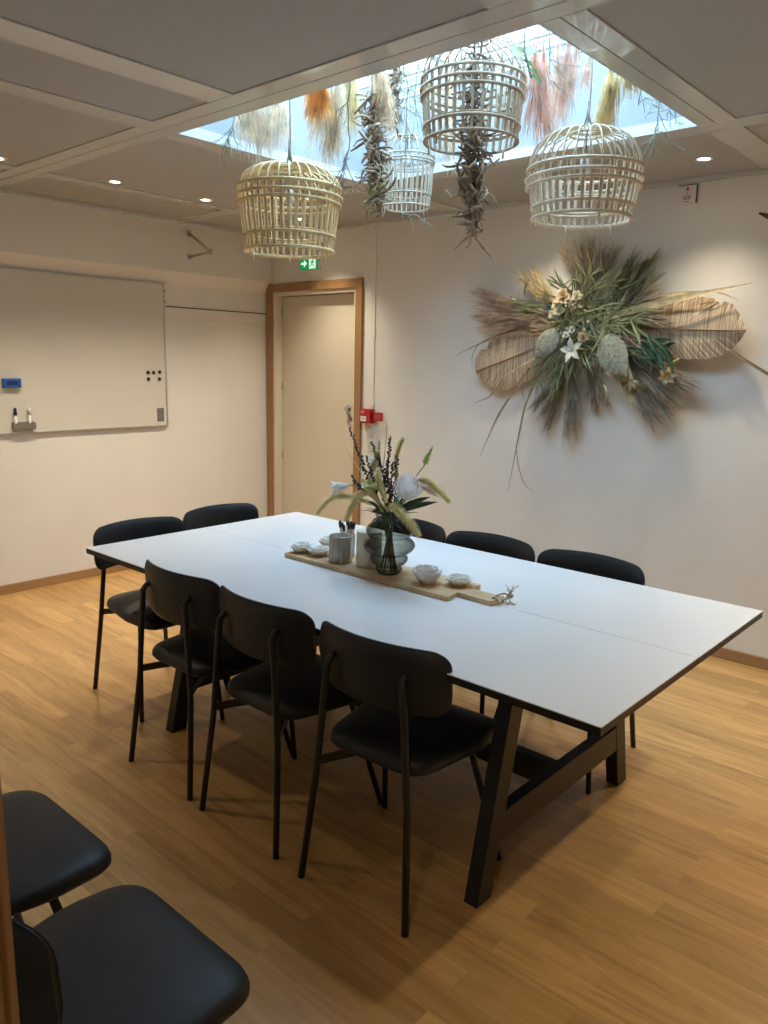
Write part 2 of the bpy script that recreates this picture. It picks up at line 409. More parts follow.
downlight(-2.40, 3.92, 'lit round downlight seen through the slats of the right basket', 0.42)
downlight(-1.50, 3.92, 'lit round downlight near the small white sign on the wall', 0.42)
for x, y, p_, lab in ((-0.3, 3.85, .8, 'round downlight near the back wall, just right of the picture'), (0.19, 2.45, 1.0, 'round downlight right of the table end, outside the picture'), (0.19, 3.15, 0.3, 'round downlight between table end and back wall, outside the picture'), (-3.35, 0.85, .38, 'round downlight near the near wall, outside the picture on the left'), (-0.75, 0.75, .08, 'round downlight over the doorway end of the room, outside the picture')):
    downlight(x, y, lab, p_)

# unseen lamp added in the hall behind the camera as fill light
r = thing('hall_fill_lamp', (0.0, -0.9, ZP), 'added unseen fill lamp, round and opal, in the hall behind the doorway', 'light')
a = MB(); a.lathe([(0, -0.06), (0.10, -0.055), (0.15, -0.03), (0.16, 0)], 32); a.build('shade', mat('opal', (0.85, 0.82, 0.75), 0.4, emit=(1, 0.85, 0.65), estr=2), r)
L = bpy.data.lights.new('hall', 'AREA'); L.energy = HALL_FILL_W; L.color = (1.0, 0.86, 0.68); L.shape = 'DISK'; L.size = 0.3
lo = bpy.data.objects.new('hall_fill_light', L); C.objects.link(lo); lo.parent = r; lo.location = (0, 0, -0.07)

# ================================================================== TABLE
TX0, TX1, TY0, TY1, TZ = -3.122, -0.7225, 1.591, 2.8055, 0.745
ym = (TY0+TY1)/2
tb = thing('dining_table', ((TX0+TX1)/2, ym, 0), 'long white-topped table with black edges and splayed black trestle legs', 'table')
for y0, y1 in ((TY0, ym-0.0012), (ym+0.0012, TY1)):
    a = MB(); a.box((TX0, y0, TZ-0.003), (TX1, y1, TZ)); a.box((TX0+0.0005, y0+0.0005, TZ-0.024), (TX1-0.0005, y1-0.0005, TZ-0.003), mi=1)
    part(a, 'tabletop', [M['table_top'], M['black_wood']], tb)
for xc in (-2.697, -1.132):
    tr = MB(); tr.box((xc-0.0225, 1.80, TZ-0.085), (xc+0.0225, 2*ym-1.80, TZ-0.0245)); part(tr, 'trestle_beam', M['black_wood'], tb, bevel=0.002)
    for sgn in (-1, 1):
        y_f = ym + sgn*(ym-1.735); y_t = ym + sgn*(ym-1.895)
        a = MB(); hw = 0.036; x0, x1 = xc-0.024, xc+0.024; zt = TZ-0.0245
        a.add([(x0, y_f-hw, 0), (x1, y_f-hw, 0), (x1, y_f+hw, 0), (x0, y_f+hw, 0), (x0, y_t-hw, zt), (x1, y_t-hw, zt), (x1, y_t+hw, zt), (x0, y_t+hw, zt)],
              [(0,3,2,1),(4,5,6,7),(0,1,5,4),(1,2,6,5),(2,3,7,6),(3,0,4,7)])
        part(a, 'leg', M['black_wood'], tb, bevel=0.002)
    a = MB(); a.box((xc-0.018, 1.80, 0.160), (xc+0.022, 2*ym-1.80, 0.258)); part(a, 'end_rail', M['black_wood'], tb, bevel=0.002)
a = MB(); a.box((-2.68, ym-0.02, 0.162), (-1.15, ym+0.02, 0.252)); part(a, 'stretcher', M['black_wood'], tb, bevel=0.002)
a = MB(); a.box((-2.9, ym-0.35, TZ-0.06), (-0.95, ym-0.31, TZ-0.0245)); a.box((-2.9, ym+0.31, TZ-0.06), (-0.95, ym+0.35, TZ-0.0245)); part(a, 'under_rail', M['black_wood'], tb)

# ================================================================== CHAIRS
def rounded(pts, rad, seg=6):
    out = []; n = len(pts)
    for i in range(n):
        p0, p1, p2 = Vector(pts[i-1]), Vector(pts[i]), Vector(pts[(i+1) % n])
        r_ = rad[i] if isinstance(rad, (list, tuple)) else rad
        a = (p0-p1).normalized(); c = (p2-p1).normalized()
        ang = a.angle(c); dd = r_/math.tan(ang/2)
        s0, s1 = p1+a*dd, p1+c*dd
        for k in range(seg+1):
            t = k/seg; out.append(s0*(1-t)**2+p1*2*t*(1-t)+s1*t*t)
    return out
def pad(outline, zs, dome, cz=0.0):
    """cushion: stacked shrunken copies of an outline (list of (scale inset, z))"""
    mb = MB(); cx = sum(p[0] for p in outline)/len(outline); cy = sum(p[1] for p in outline)/len(outline); n = len(outline)
    vs = []
    for inset, z in zs:
        for p in outline:
            d_ = Vector((p[0]-cx, p[1]-cy)); l = d_.length; k = max(0, (l-inset)/l) if inset < 1 else 0
            vs.append((cx+d_.x*k, cy+d_.y*k, z + dome(cx+d_.x*k, cy+d_.y*k)))
    fs = []
    for i in range(len(zs)-1):
        for j in range(n): fs.append((i*n+j, i*n+(j+1) % n, (i+1)*n+(j+1) % n, (i+1)*n+j))
    fs.append(tuple(range(n-1, -1, -1))); fs.append(tuple((len(zs)-1)*n+j for j in range(n)))
    return mb.add(vs, fs, 0, True)
def make_chair():
    r = thing('dining_chair', (0, 0, 0), None, 'chair')
    ol = rounded([Vector(p) for p in ((-0.175, -0.185), (0.175, -0.185), (0.228, 0.10), (0.212, 0.266), (-0.212, 0.266), (-0.228, 0.10))], [0.10, 0.10, 0.25, 0.085, 0.085, 0.25], 7)
    dome = lambda x, y: 0.006*max(0, (1-((x/0.23)**2+(y/0.26)**2))) - (0.012*max(0, (y-0.14)/0.12)**2)
    s_ = pad(ol, [(0.03, 0.420), (0.008, 0.424), (0.0, 0.434), (0.0, 0.446), (0.006, 0.458), (0.018, 0.4655), (0.05, 0.470), (0.10, 0.472), (0.16, 0.473)], dome)
    s_.build('seat', M['vinyl'], r)
    # curved backrest
    b_ = MB(); nx, nz = 40, 12; front = []; W = 0.236
    def P(i, j, side):
        u = -math.cos(PI*i/nx); v = 0.5-0.5*math.cos(PI*j/nz)
        x = W*u; 
        zb = 0.606; zt = 0.798 + 0.008*(1-u*u)
        # rounded corners
        rr = 0.055; e = max(0, abs(x)-(W-rr))/rr; cut = rr*(1-math.sqrt(max(0, 1-e*e)))
        z0, z1 = zb+cut, zt-cut*0.8
        z = z0+(z1-z0)*v
        y = -0.190 + 0.070*u*u - 0.06*(z-0.71)     # curves towards the sitter at the ends, leans back
        edge = min(v, 1-v)*2; th = 0.013*(1-(1-min(1, edge*2.2))**2.5)*(1-e**4*0.8) + 0.003
        return Vector((x, y + side*th, z))
    for side in (1, -1):
        vs = [P(i, j, side) for i in range(nx+1) for j in range(nz+1)]
        fs = []
        for i in range(nx):
            for j in range(nz):
                q = (i*(nz+1)+j, (i+1)*(nz+1)+j, (i+1)*(nz+1)+j+1, i*(nz+1)+j+1)
                fs.append(q if side < 0 else q[::-1])
        b_.add(vs, fs, 0, True)
    k = (nx+1)*(nz+1); rim = [i*(nz+1) for i in range(nx+1)]+[nx*(nz+1)+j for j in range(1, nz+1)]+[i*(nz+1)+nz for i in range(nx-1, -1, -1)]+[j for j in range(nz-1, 0, -1)]
    for a_, c_ in zip(rim, rim[1:]+rim[:1]): b_.f.append([a_, a_+k, c_+k, c_]); b_.mi.append(0); b_.sm.append(True)
    b_.build('backrest', M['vinyl'], r)
    for sx in (-1, 1):
        lg = MB(); lg.tube([(sx*0.198, -0.250, 0.0), (sx*0.168, -0.215, 0.36), (sx*0.142, -0.208, 0.64), (sx*0.134, -0.208, 0.705), (sx*0.130, -0.196, 0.722), (sx*0.128, -0.172, 0.726)], [0.0108]*6, 10)
        lg.build('leg', M['black_metal'], r)
        lg = MB(); lg.tube([(sx*0.232, 0.215, 0.0), (sx*0.165, 0.120, 0.400), (sx*0.150, 0.100, 0.413), (sx*0.10, 0.06, 0.415)], [0.0098, 0.0105, 0.0105, 0.0095], 10)
        lg.build('leg', M['black_metal'], r)
    fr = MB()
    for sx in (-1, 1):
        pts = [Vector((sx*0.166, -0.213, 0.385)), Vector((sx*0.12, -0.15, 0.395)), Vector((sx*0.02, 0.0, 0.408))]
        for p, q in zip(pts, pts[1:]):
            dirn = (q-p).normalized(); sd = dirn.cross(Vector((0,0,1))).normalized()*0.004; u_ = Vector((0,0,0.013))
            fr.add([p-sd-u_, p+sd-u_, p+sd+u_, p-sd+u_, q-sd-u_, q+sd-u_, q+sd+u_, q-sd+u_], [(0,1,2,3),(7,6,5,4),(0,4,5,1),(1,5,6,2),(2,6,7,3),(3,7,4,0)])
    fr.box((-0.12, -0.10, 0.408), (0.12, 0.16, 0.421))
    fr.build('seat_frame', M['black_metal'], r)
    return r
ch0 = make_chair(); kk = kidmap(ch0); first = True
chairs = [
 (-1.408, 1.710, math.radians(4), 'black padded chair at the near table side, closest to the table\'s right end', 'chairs along the near side of the table'),
 (-1.912, 1.703, 0.0, 'black padded chair in the middle of the near table side', 'chairs along the near side of the table'),
 (-2.392, 1.710, 0.0, 'black padded chair at the near table side, closest to the whiteboard end', 'chairs along the near side of the table'),
 (-1.398, 2.715, PI, 'black padded chair across the table, nearest the far right corner', 'chairs along the far side of the table'),
 (-1.884, 2.715, PI, 'black padded chair across the table, second from its right corner, behind the wooden board', 'chairs along the far side of the table'),
 (-2.36, 2.715, PI, 'black padded chair across the table, mostly hidden behind the glass vase', 'chairs along the far side of the table'),
 (-3.072, 1.900, -PI/2, 'black padded chair at the table\'s whiteboard end, on the near corner', 'chairs at the whiteboard end of the table'),
 (-3.115, 2.395, -PI/2, 'black padded chair at the table\'s whiteboard end, nearer the door', 'chairs at the whiteboard end of the table'),
 (-1.700, 0.54, 0.0, 'empty black chair behind the foreground one, its seat cut by the door post', 'spare chairs against the near wall'),
 (-1.180, 0.525, 0.0, 'nearest black chair with a large empty seat at the bottom left corner', 'spare chairs against the near wall'),
]
for x, y, rz, lab, grp in chairs:
    o = ch0 if first else copy_tree(ch0, kk); first = False
    o.location = (x, y, 0); o.rotation_euler = (0, 0, rz); o['label'] = lab; o['group'] = grp
# ================================================================== LEFT WALL THINGS
def wl(u, v, off=0.0): return at(u, v, 0, XL+off)
WX = XL+0.002
wb = thing('whiteboard', (WX, 2.29, 1.57), 'large white magnetic whiteboard with thin aluminium frame on the left wall', 'whiteboard')
Y0, Y1, Z0, Z1 = 1.29, 3.305, 1.050, 2.082
a = MB(); a.box((WX, Y0+.012, Z0+.012), (WX+0.016, Y1-.012, Z1-.012)); part(a, 'writing_surface', M['board_white'], wb)
a = MB()
for (y0, y1, z0, z1) in ((Y0, Y1, Z0, Z0+.012), (Y0, Y1, Z1-.012, Z1), (Y0, Y0+.012, Z0+.012, Z1-.012), (Y1-.012, Y1, Z0+.012, Z1-.012)): a.box((WX, y0, z0), (WX+0.021, y1, z1))
part(a, 'frame', M['alu'], wb, bevel=0.002)
for z in (2.03, 1.957):
    a = MB(); a.box((WX+0.004, Y1, z-0.008), (WX+0.018, Y1+0.008, z+0.008)); part(a, 'hinge_clip', M['black'], wb)
a = MB(); a.box((WX+0.0161, 3.213, 1.085), (WX+0.0168, 3.272, 1.185))
part(a, 'printed_sticker', M['grey_label'], wb)
SX = WX+0.016
er = thing('whiteboard_eraser', (SX, 2.16, 1.375), 'blue whiteboard eraser stuck on the left of the whiteboard', 'eraser')
a = MB(); a.box((SX, 2.105, 1.350), (SX+0.008, 2.217, 1.402)); part(a, 'felt_pad', M['felt'], er, bevel=0.002)
a = MB(); a.box((SX+0.0085, 2.103, 1.347), (SX+0.030, 2.219, 1.405)); part(a, 'grip', M['blue'], er, bevel=0.006)
a = MB(); a.box((SX+0.0302, 2.125, 1.365), (SX+0.032, 2.197, 1.388)); part(a, 'grip_inset', M['navy'], er, bevel=0.0008)
ph = thing('marker_holder', (SX, 2.2, 1.11), 'small grey magnetic tray holding markers on the whiteboard', 'pen holder')
a = MB(); a.box((SX, 2.150, 1.080), (SX+0.004, 2.295, 1.125)); a.box((SX+0.004, 2.150, 1.080), (SX+0.030, 2.295, 1.084)); a.box((SX+0.028, 2.150, 1.084), (SX+0.031, 2.295, 1.118))
for y in (2.150, 2.195, 2.240, 2.292): a.box((SX+0.004, y, 1.084), (SX+0.028, y+0.003, 1.118))
part(a, 'tray', mat('smoked_plastic', (0.20, 0.18, 0.16), 0.4), ph)
for y, cap, lab in ((2.172, M['navy'], 'white marker with dark blue cap standing in the wall tray'), (2.262, M['white_plastic'], 'all-white marker standing at the right end of the wall tray')):
    mk = thing('whiteboard_marker', (SX+0.016, y, 1.0845), lab, 'marker', 'markers in the tray on the whiteboard')
    a = MB(); a.lathe([(0, 0), (0.008, 0), (0.0085, 0.003), (0.0085, 0.085), (0, 0.085)], 14); a.build('barrel', M['white_plastic'], mk)
    a = MB(); a.lathe([(0, 0.086), (0.0095, 0.086), (0.009, 0.128), (0.006, 0.134), (0, 0.134)], 14); a.build('cap', cap, mk)
for i, (u, v, lab) in enumerate(((148, 372.5, 'top left round black magnet of the five on the whiteboard'), (153.5, 372.5, 'top middle round black magnet of the five on the whiteboard'), (159.5, 372, 'top right round black magnet of the five on the whiteboard'),
        (148.5, 379, 'bottom left round black magnet of the five on the whiteboard'), (159.5, 379, 'bottom right round black magnet of the five on the whiteboard'))):
    p = wl(u, v, 0.02)
    a = MB(); a.lathe([(0, 0), (0.0125, 0), (0.0125, 0.006), (0.010, 0.009), (0, 0.009)], 18); a.v = [(z, x, y) for x, y, z in a.v]
    o = a.build('magnet', M['black']); o.location = (SX+0.0005, p.y, p.z); tag(o, lab, 'magnet', 'black magnets on the whiteboard')
# triangular bracket
FX = XL+0.065
br = thing('wall_bracket', (FX, 3.50, 2.37), 'small triangular steel bracket high on the left wall', 'bracket')
for z0_, z1_ in ((2.430, 2.475), (2.270, 2.305)):
    a = MB(); a.box((FX, 3.482, z0_), (FX+0.006, 3.518, z1_)); part(a, 'wall_plate', M['steel'], br, bevel=0.001)
a = MB(); a.tube([(FX+0.004, 3.50, 2.450), (FX+0.20, 3.54, 2.315)], 0.011, 8); part(a, 'diagonal_arm', M['steel'], br)
a = MB(); a.tube([(FX+0.004, 3.50, 2.288), (FX+0.21, 3.545, 2.312)], 0.009, 8); a.tube([(FX+0.205, 3.543, 2.29), (FX+0.205, 3.543, 2.332)], 0.011, 10); part(a, 'lower_arm', M['steel'], br)

# ================================================================== BACK WALL THINGS
def wy(u, v, off=0.0): return at(u, v, 1, YB-off)
# exit sign (projects from the wall above the door)
ex = thing('exit_sign', (-4.615, YB-0.001, 2.29), 'green emergency exit sign with arrow and running figure above the door', 'sign')
EX0, EX1, EZ0, EZ1, EY = -4.704, -4.494, 2.236, 2.344, YB-0.026
a = MB(); a.box((EX0, EY, EZ0), (EX1, YB-0.001, EZ1)); part(a, 'housing', M['white_plastic'], ex, bevel=0.002)
a = MB(); a.box((EX0+.004, EY-0.0015, EZ0+.006), (EX1-.004, EY-0.0002, EZ1-.004)); part(a, 'green_panel', M['green_sign'], ex)
a = MB(); PY = EY-0.0016
def quad2(mb, pts, y0=None, t=0.0008):
    y0 = PY if y0 is None else y0
    n = len(pts); vs = [(x, y0, z) for x, z in pts]+[(x, y0-t, z) for x, z in pts]
    mb.add(vs, [tuple(range(n)), tuple(range(2*n-1, n-1, -1))]+[(i, n+i, n+(i+1) % n, (i+1) % n) for i in range(n)])
cx, cz = EX0+0.052, 2.29   # arrow pointing right
quad2(a, [(cx-.034, cz-.009), (cx, cz-.009), (cx, cz+.009), (cx-.034, cz+.009)]); quad2(a, [(cx, cz-.03), (cx+.034, cz), (cx, cz+.03)])
part(a, 'arrow', M['sign_white'], ex)
a = MB(); quad2(a, [(EX0+.108, EZ0+.014), (EX0+.182, EZ0+.014), (EX0+.182, EZ1-.012), (EX0+.108, EZ1-.012)]); part(a, 'doorway_symbol', M['sign_white'], ex)
a = MB(); fx, fz = EX0+.145, 2.29; y_ = PY-0.0009
quad2(a, [(fx-.004, fz+.020), (fx+.012, fz+.016), (fx+.004, fz-.008), (fx-.010, fz-.006)], y_)     # torso
quad2(a, [(fx+.002, fz-.008), (fx+.020, fz-.016), (fx+.016, fz-.034), (fx+.011, fz-.034), (fx+.012, fz-.019), (fx-.006, fz-.010)], y_)
quad2(a, [(fx-.008, fz-.006), (fx-.012, fz-.022), (fx-.030, fz-.026), (fx-.030, fz-.020), (fx-.017, fz-.017), (fx-.014, fz-.004)], y_)
quad2(a, [(fx+.010, fz+.018), (fx+.026, fz+.006), (fx+.022, fz+.002), (fx+.010, fz+.010)], y_)
quad2(a, [(fx-.004, fz+.020), (fx-.020, fz+.012), (fx-.020, fz+.002), (fx-.015, fz+.002), (fx-.014, fz+.009), (fx-.004, fz+.013)], y_)
quad2(a, [(fx+.010+.008*math.cos(t), fz+.029+.008*math.sin(t)) for t in [2*PI*i/12 for i in range(12)]], y_)
part(a, 'running_figure', M['green_sign'], ex)
# conduit + alarm point
cx = -3.925
cond = thing('cable_conduit', (cx, YB, 1.25), 'thin white vertical cable conduit running up the wall beside the door', 'conduit')
a = MB(); a.box((cx-0.009, YB-0.007, 1.215), (cx+0.009, YB, 2.505)); part(a, 'channel', M['wall'], cond, bevel=0.002)
for z in (1.75, 1.26):
    a = MB(); a.box((cx-0.015, YB-0.011, z-0.02), (cx+0.015, YB-0.0005, z+0.02)); part(a, 'clip', M['white_plastic'], cond, bevel=0.002)
al = thing('fire_alarm_call_point', (-3.95, YB, 1.16), 'red fire alarm call point box on the wall right of the door', 'fire alarm')
a = MB(); a.box((-4.012, YB-0.055, 1.108), (-3.905, YB-0.0005, 1.213)); part(a, 'box', M['red_plastic'], al, bevel=0.004)
a = MB(); a.box((-3.998, YB-0.0575, 1.122), (-3.942, YB-0.0552, 1.160)); part(a, 'press_plate', M['white_plastic'], al)
a = MB(); a.box((-3.985, YB-0.0582, 1.140), (-3.955, YB-0.0576, 1.143)); part(a, 'plate_mark', M['black'], al)
a = MB(); a.box((-3.998, YB-0.0565, 1.180), (-3.960, YB-0.0552, 1.200)); part(a, 'flame_label', mat('pale_red', (0.7, 0.2, 0.18), 0.5), al)
fs = thing('fire_alarm_sign', (-3.86, YB, 1.16), 'small red sign plate projecting beside the fire alarm box', 'sign')
a = MB(); a.box((-3.900, YB-0.030, 1.130), (-3.802, YB-0.026, 1.192)); part(a, 'plate', M['red_plastic'], fs)
a = MB(); a.box((-3.900, YB-0.026, 1.140), (-3.894, YB-0.0005, 1.182)); part(a, 'fixing', M['red_plastic'], fs)
a = MB()
for z in (1.146, 1.160, 1.174): a.box((-3.885, YB-0.0306, z-0.002), (-3.825, YB-0.0301, z+0.002))
part(a, 'printed_lines', mat('pale_red', (0.7, 0.2, 0.18), 0.5), fs)
sw = thing('wall_switch', (-3.92, YB, 0.98), 'tall pale switch panel under the fire alarm box', 'switch')
a = MB(); a.box((-3.965, YB-0.012, 0.900), (-3.885, YB-0.0005, 1.070)); part(a, 'plate', M['white_plastic'], sw, bevel=0.003)
for z in (0.943, 1.027):
    a = MB(); a.box((-3.950, YB-0.017, z-0.028), (-3.900, YB-0.0122, z+0.028)); part(a, 'rocker', mat('grey_plastic', (0.6, 0.57, 0.52), 0.4), sw, bevel=0.002)
# fire sign under the ceiling
ss = thing('wall_sign', (-1.70, YB, 2.46), 'small white square sign with red print high on the wall', 'sign')
a = MB(); a.box((-1.752, YB-0.012, 2.412), (-1.660, YB-0.0005, 2.502)); part(a, 'plate', M['white_plastic'], ss)
a = MB(); a.box((-1.757, YB-0.0135, 2.502), (-1.655, YB-0.0005, 2.506)); a.box((-1.660, YB-0.0135, 2.412), (-1.655, YB-0.0005, 2.502)); part(a, 'dark_edge', mat('brown_edge', (0.12, 0.09, 0.07), 0.6), ss)
a = MB(); P2 = YB-0.0122
quad2(a, [(-1.712, 2.476), (-1.700, 2.476), (-1.700, 2.490), (-1.706, 2.496), (-1.712, 2.490)], P2); quad2(a, [(-1.709, 2.462), (-1.703, 2.462), (-1.703, 2.468), (-1.709, 2.468)], P2)
for z, hw_ in ((2.450, .020), (2.442, .024), (2.434, .018), (2.422, .012)): quad2(a, [(-1.706-hw_, z-.002), (-1.706+hw_, z-.002), (-1.706+hw_, z+.002), (-1.706-hw_, z+.002)], P2)
part(a, 'red_print', M['red_print'], ss)

# ================================================================== DRIED PLANT BUILDERS
def strands(mb, base, tip, spread, n, L, w_, mi=0, droop=0.0, fan=0.35, flat=None, lean=1.0):
    """feathery hairs along a curved stalk from base to tip"""
    base, tip = Vector(base), Vector(tip); ax = (tip-base); ln = ax.length; ax.normalize()
    s1 = ax.orthogonal().normalized(); s2 = ax.cross(s1)
    for _ in range(n):
        t = rnd()**0.9
        o = base+ax*ln*t*0.92
        q = ru(0, 2*PI); rad = (s1*math.cos(q)+s2*math.sin(q))
        if flat is not None: rad = rad-flat*rad.dot(flat)*0.75
        prof = math.sin(PI*min(1, 0.15+0.85*(1-t)*0.9+0.1))*0.5+0.5
        d0 = (ax*lean+rad*fan*ru(0.4, 1.3)).normalized()
        l = L*ru(0.5, 1.1)
        p0 = o; p1 = o+d0*l*0.5+rad*spread*0.35*prof; p2 = o+d0*l+rad*spread*prof*ru(.4, 1)+Vector((0, 0, -droop*l))
        sd = Vector((ru(-1,1), ru(-1,1), ru(-1,1))).cross(ax); 
        if sd.length < 1e-4: sd = s1
        sd = sd.normalized()*w_*ru(.6, 1.3)
        mb.add([p0-sd*.5, p0+sd*.5, p1-sd*.5, p1+sd*.5, p2], [(0,1,3,2), (2,3,4)], mi)
def twig(mb, p, d, L, r, depth, jag=0.35, branch=0.6, mi=0, grav=0.0):
    pts = [Vector(p)]; rs = [r]; d = Vector(d).normalized(); n = 5
    kids = []
    for i in range(n):
        d = (d+rv(jag)+Vector((0, 0, -grav))).normalized()
        q = pts[-1]+d*L/n; pts.append(q); rs.append(r*(1-(i+1)/n*0.6))
        if depth > 0 and rnd() < branch: kids.append((q.copy(), (d+rv(0.9)).normalized(), L*ru(.35, .6), rs[-1]*0.75))
    mb.tube(pts, rs, 5, mi)
    for q, dd, l, rr in kids: twig(mb, q, dd, l, rr, depth-1, jag, branch, mi, grav)
def plant_mat(name, col, transl=0.4, var=0.35, col2=None): return mat(name, col, 0.8, var, 25, transl=transl, spec=0.2, col2=col2)
PM = dict(
 beige=plant_mat('beige_plume', (0.80, 0.66, 0.47), .55), orange=plant_mat('orange_plume', (1.0, 0.50, 0.16), .7), cream=plant_mat('cream_plume', (0.88, 0.72, 0.44), .6),
 tan=plant_mat('tan_plume', (0.78, 0.60, 0.40), .5), pink=plant_mat('pink_plume', (0.90, 0.56, 0.42), .6), rose=plant_mat('rose_plume', (0.82, 0.60, 0.48), .6), straw=plant_mat('straw_plume', (0.85, 0.68, 0.38), .6),
 twig=mat('grey_twig', (0.20, 0.19, 0.14), 0.8, 0.4, 30), green_twig=mat('green_twig', (0.27, 0.29, 0.20), 0.8, 0.4, 30), drift=mat('driftwood', (0.50, 0.37, 0.25), 0.8, 0.5, 25, bump=0.2), drift_dark=mat('dark_driftwood', (0.27, 0.19, 0.125), 0.8, 0.5, 25, bump=0.2),
 moss=mat('yellow_moss', (0.42, 0.33, 0.12), 0.9, 0.4, 30))

# wire grid high in the skylight that carries the hanging things
ZG = 2.90
gr = thing('hanging_grid', ((HX0+HX1)/2, (HY0+HY1)/2, ZG), 'thin wooden rods spanning the skylight that carry the hanging plants', 'hanging frame')
for i in range(10):
    y = HY0+0.07+i*0.122
    a = MB(); a.tube([(HX0, y, ZG), (HX1, y, ZG)], 0.008, 8); part(a, 'rod', M['shaft_frame'], gr)
for x in (HX0+0.35, HX0+0.9, HX0+1.45):
    a = MB(); a.tube([(x, HY0, ZG+0.014), (x, HY1, ZG+0.014)], 0.006, 8); part(a, 'rod', M['shaft_frame'], gr)

# ================================================================== BASKET LAMPS
def basket(name, c, R, top, bot, mm, label, cord_to, seed, nst=40, tall=1.0, taper=0.86, tilt=(0,0)):
    """bell-shaped open cage; c = centre of the shoulder ring"""
    random.seed(seed)
    r = thing(name, (c[0], c[1], c[2]), label, 'basket', 'woven cane baskets hung below the skylight')
    r.rotation_euler = (tilt[0], tilt[1], 0)
    hb = c[2]-bot; ht = top-c[2]
    a = MB()
    for i in range(nst):      # upright slats
        q = 2*PI*(i+ru(-.12, .12))/nst; cs, sn = math.cos(q), math.sin(q); T = Vector((-sn, cs, 0))
        wv = R*0.026
        pts = [(R*1.0, 0.02), (R*(1+taper)/2*1.01, -hb/2), (R*taper, -hb)]
        sec = []
        for rr, z in pts:
            p = Vector((cs*rr, sn*rr, z)); rad = Vector((cs, sn, 0))*0.0035
            sec.append([p-T*wv-rad, p+T*wv-rad, p+T*wv+rad, p-T*wv+rad])
        vs = [v for s_ in sec for v in s_]; fs = []
        for k in range(2):
            for j in range(4): fs.append((k*4+j, k*4+(j+1) % 4, (k+1)*4+(j+1) % 4, (k+1)*4+j))
        fs += [(3,2,1,0), (8,9,10,11)]
        a.add(vs, fs)
    a.build('slats', mm, r)
    a = MB(); nd = int(nst*0.72)
    for i in range(nd):       # dome ribs
        q = 2*PI*(i+0.5)/nd; cs, sn = math.cos(q), math.sin(q)
        pts = []
        for k in range(8):
            t = k/7*PI/2; rr = R*(0.16+0.84*math.cos(t)**0.72) if k < 7 else R*0.16
            pts.append((cs*rr, sn*rr, 0.01+(ht-0.01)*math.sin(t)))
        a.tube(pts, R*0.026, 5, flat=0.5)
    a.build('dome_ribs', mm, r)
    for z, rr, th in ((0.010, 1.02, .032), (-0.024*tall, 1.03, .032), (-0.050*tall, 1.01, .030), (-hb*0.74, taper*1.05, .034), (-hb+0.004, taper*1.03, .034)):
        a = MB(); a.ring((0, 0, z), R*rr, R*th, 44, 6, wob=0.006); a.build('hoop', mm, r)
    a = MB(); a.ring((0, 0, -hb*0.74+.012), R*taper*0.99, R*.022, 44, 6); a.ring((0, 0, -0.05*tall), R*.965, R*.022, 44, 6); a.build('inner_hoop', mm, r)
    a = MB(); a.ring((0, 0, ht), R*0.17, R*.03, 20, 6); a.ring((0, 0, ht-0.012), R*0.30, R*.022, 24, 6); a.build('crown_ring', mm, r)
    for i in range(6):
        a = MB(); q = 2*PI*(i+.3)/6; a.tube([(math.cos(q)*R*taper*1.0, math.sin(q)*R*taper*1.0, -hb+0.006), (math.cos(q)*R*taper*.99, math.sin(q)*R*taper*.99, -hb-0.028)], R*0.022, 6); a.build('peg', mm, r)
    # hanging cord, lamp holder and bulb
    L0 = Vector(cord_to)-Vector(c)
    a = MB(); a.tube([(0, 0, ht-0.10), (0, 0, ht+0.02), (0.003, 0.002, ht+0.08), L0], 0.0035, 6); a.tube([(0.02, 0, ht), (0.004, 0, ht+.05), (0.0, 0, ht+0.10)], 0.004, 6); a.tube([(-0.02, 0, ht), (-0.004, 0, ht+.05), (0.0, 0, ht+0.10)], 0.004, 6); a.build('cord', M['cord'], r)
    a = MB(); a.lathe([(0, ht-0.09), (0.016, ht-0.09), (0.018, ht-0.14), (0, ht-0.14)], 16); a.build('lamp_holder', M['white_plastic'], r)
    return r
c1 = (-2.560, 2.262, 2.238)
basket('basket_lamp', c1, 0.208, 2.335, 2.000, M['rattan'], 'yellowish cane basket hanging leftmost, above the exit sign', (c1[0], c1[1], ZG), 1, 42)
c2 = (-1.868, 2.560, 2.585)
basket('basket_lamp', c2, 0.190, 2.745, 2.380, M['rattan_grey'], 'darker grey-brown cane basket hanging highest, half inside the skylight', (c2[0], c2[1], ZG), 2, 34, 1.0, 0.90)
c3 = (-1.485, 2.745, 2.255)
basket('basket_lamp', c3, 0.203, 2.400, 2.092, M['rattan_white'], 'pale whitewashed cane basket hanging rightmost, above the wall wreath', (c3[0], c3[1], ZG), 3)
c4 = (-2.700, 3.165, 2.555)
basket('basket_lamp', c4, 0.134, 2.665, 2.325, mat('beige_rattan', (0.50, 0.42, 0.31), 0.6, 0.25, 14), 'smallest pale cane basket hanging farthest back between dark branches', (c4[0], c4[1], ZG), 4, 28, 0.5, 0.88)

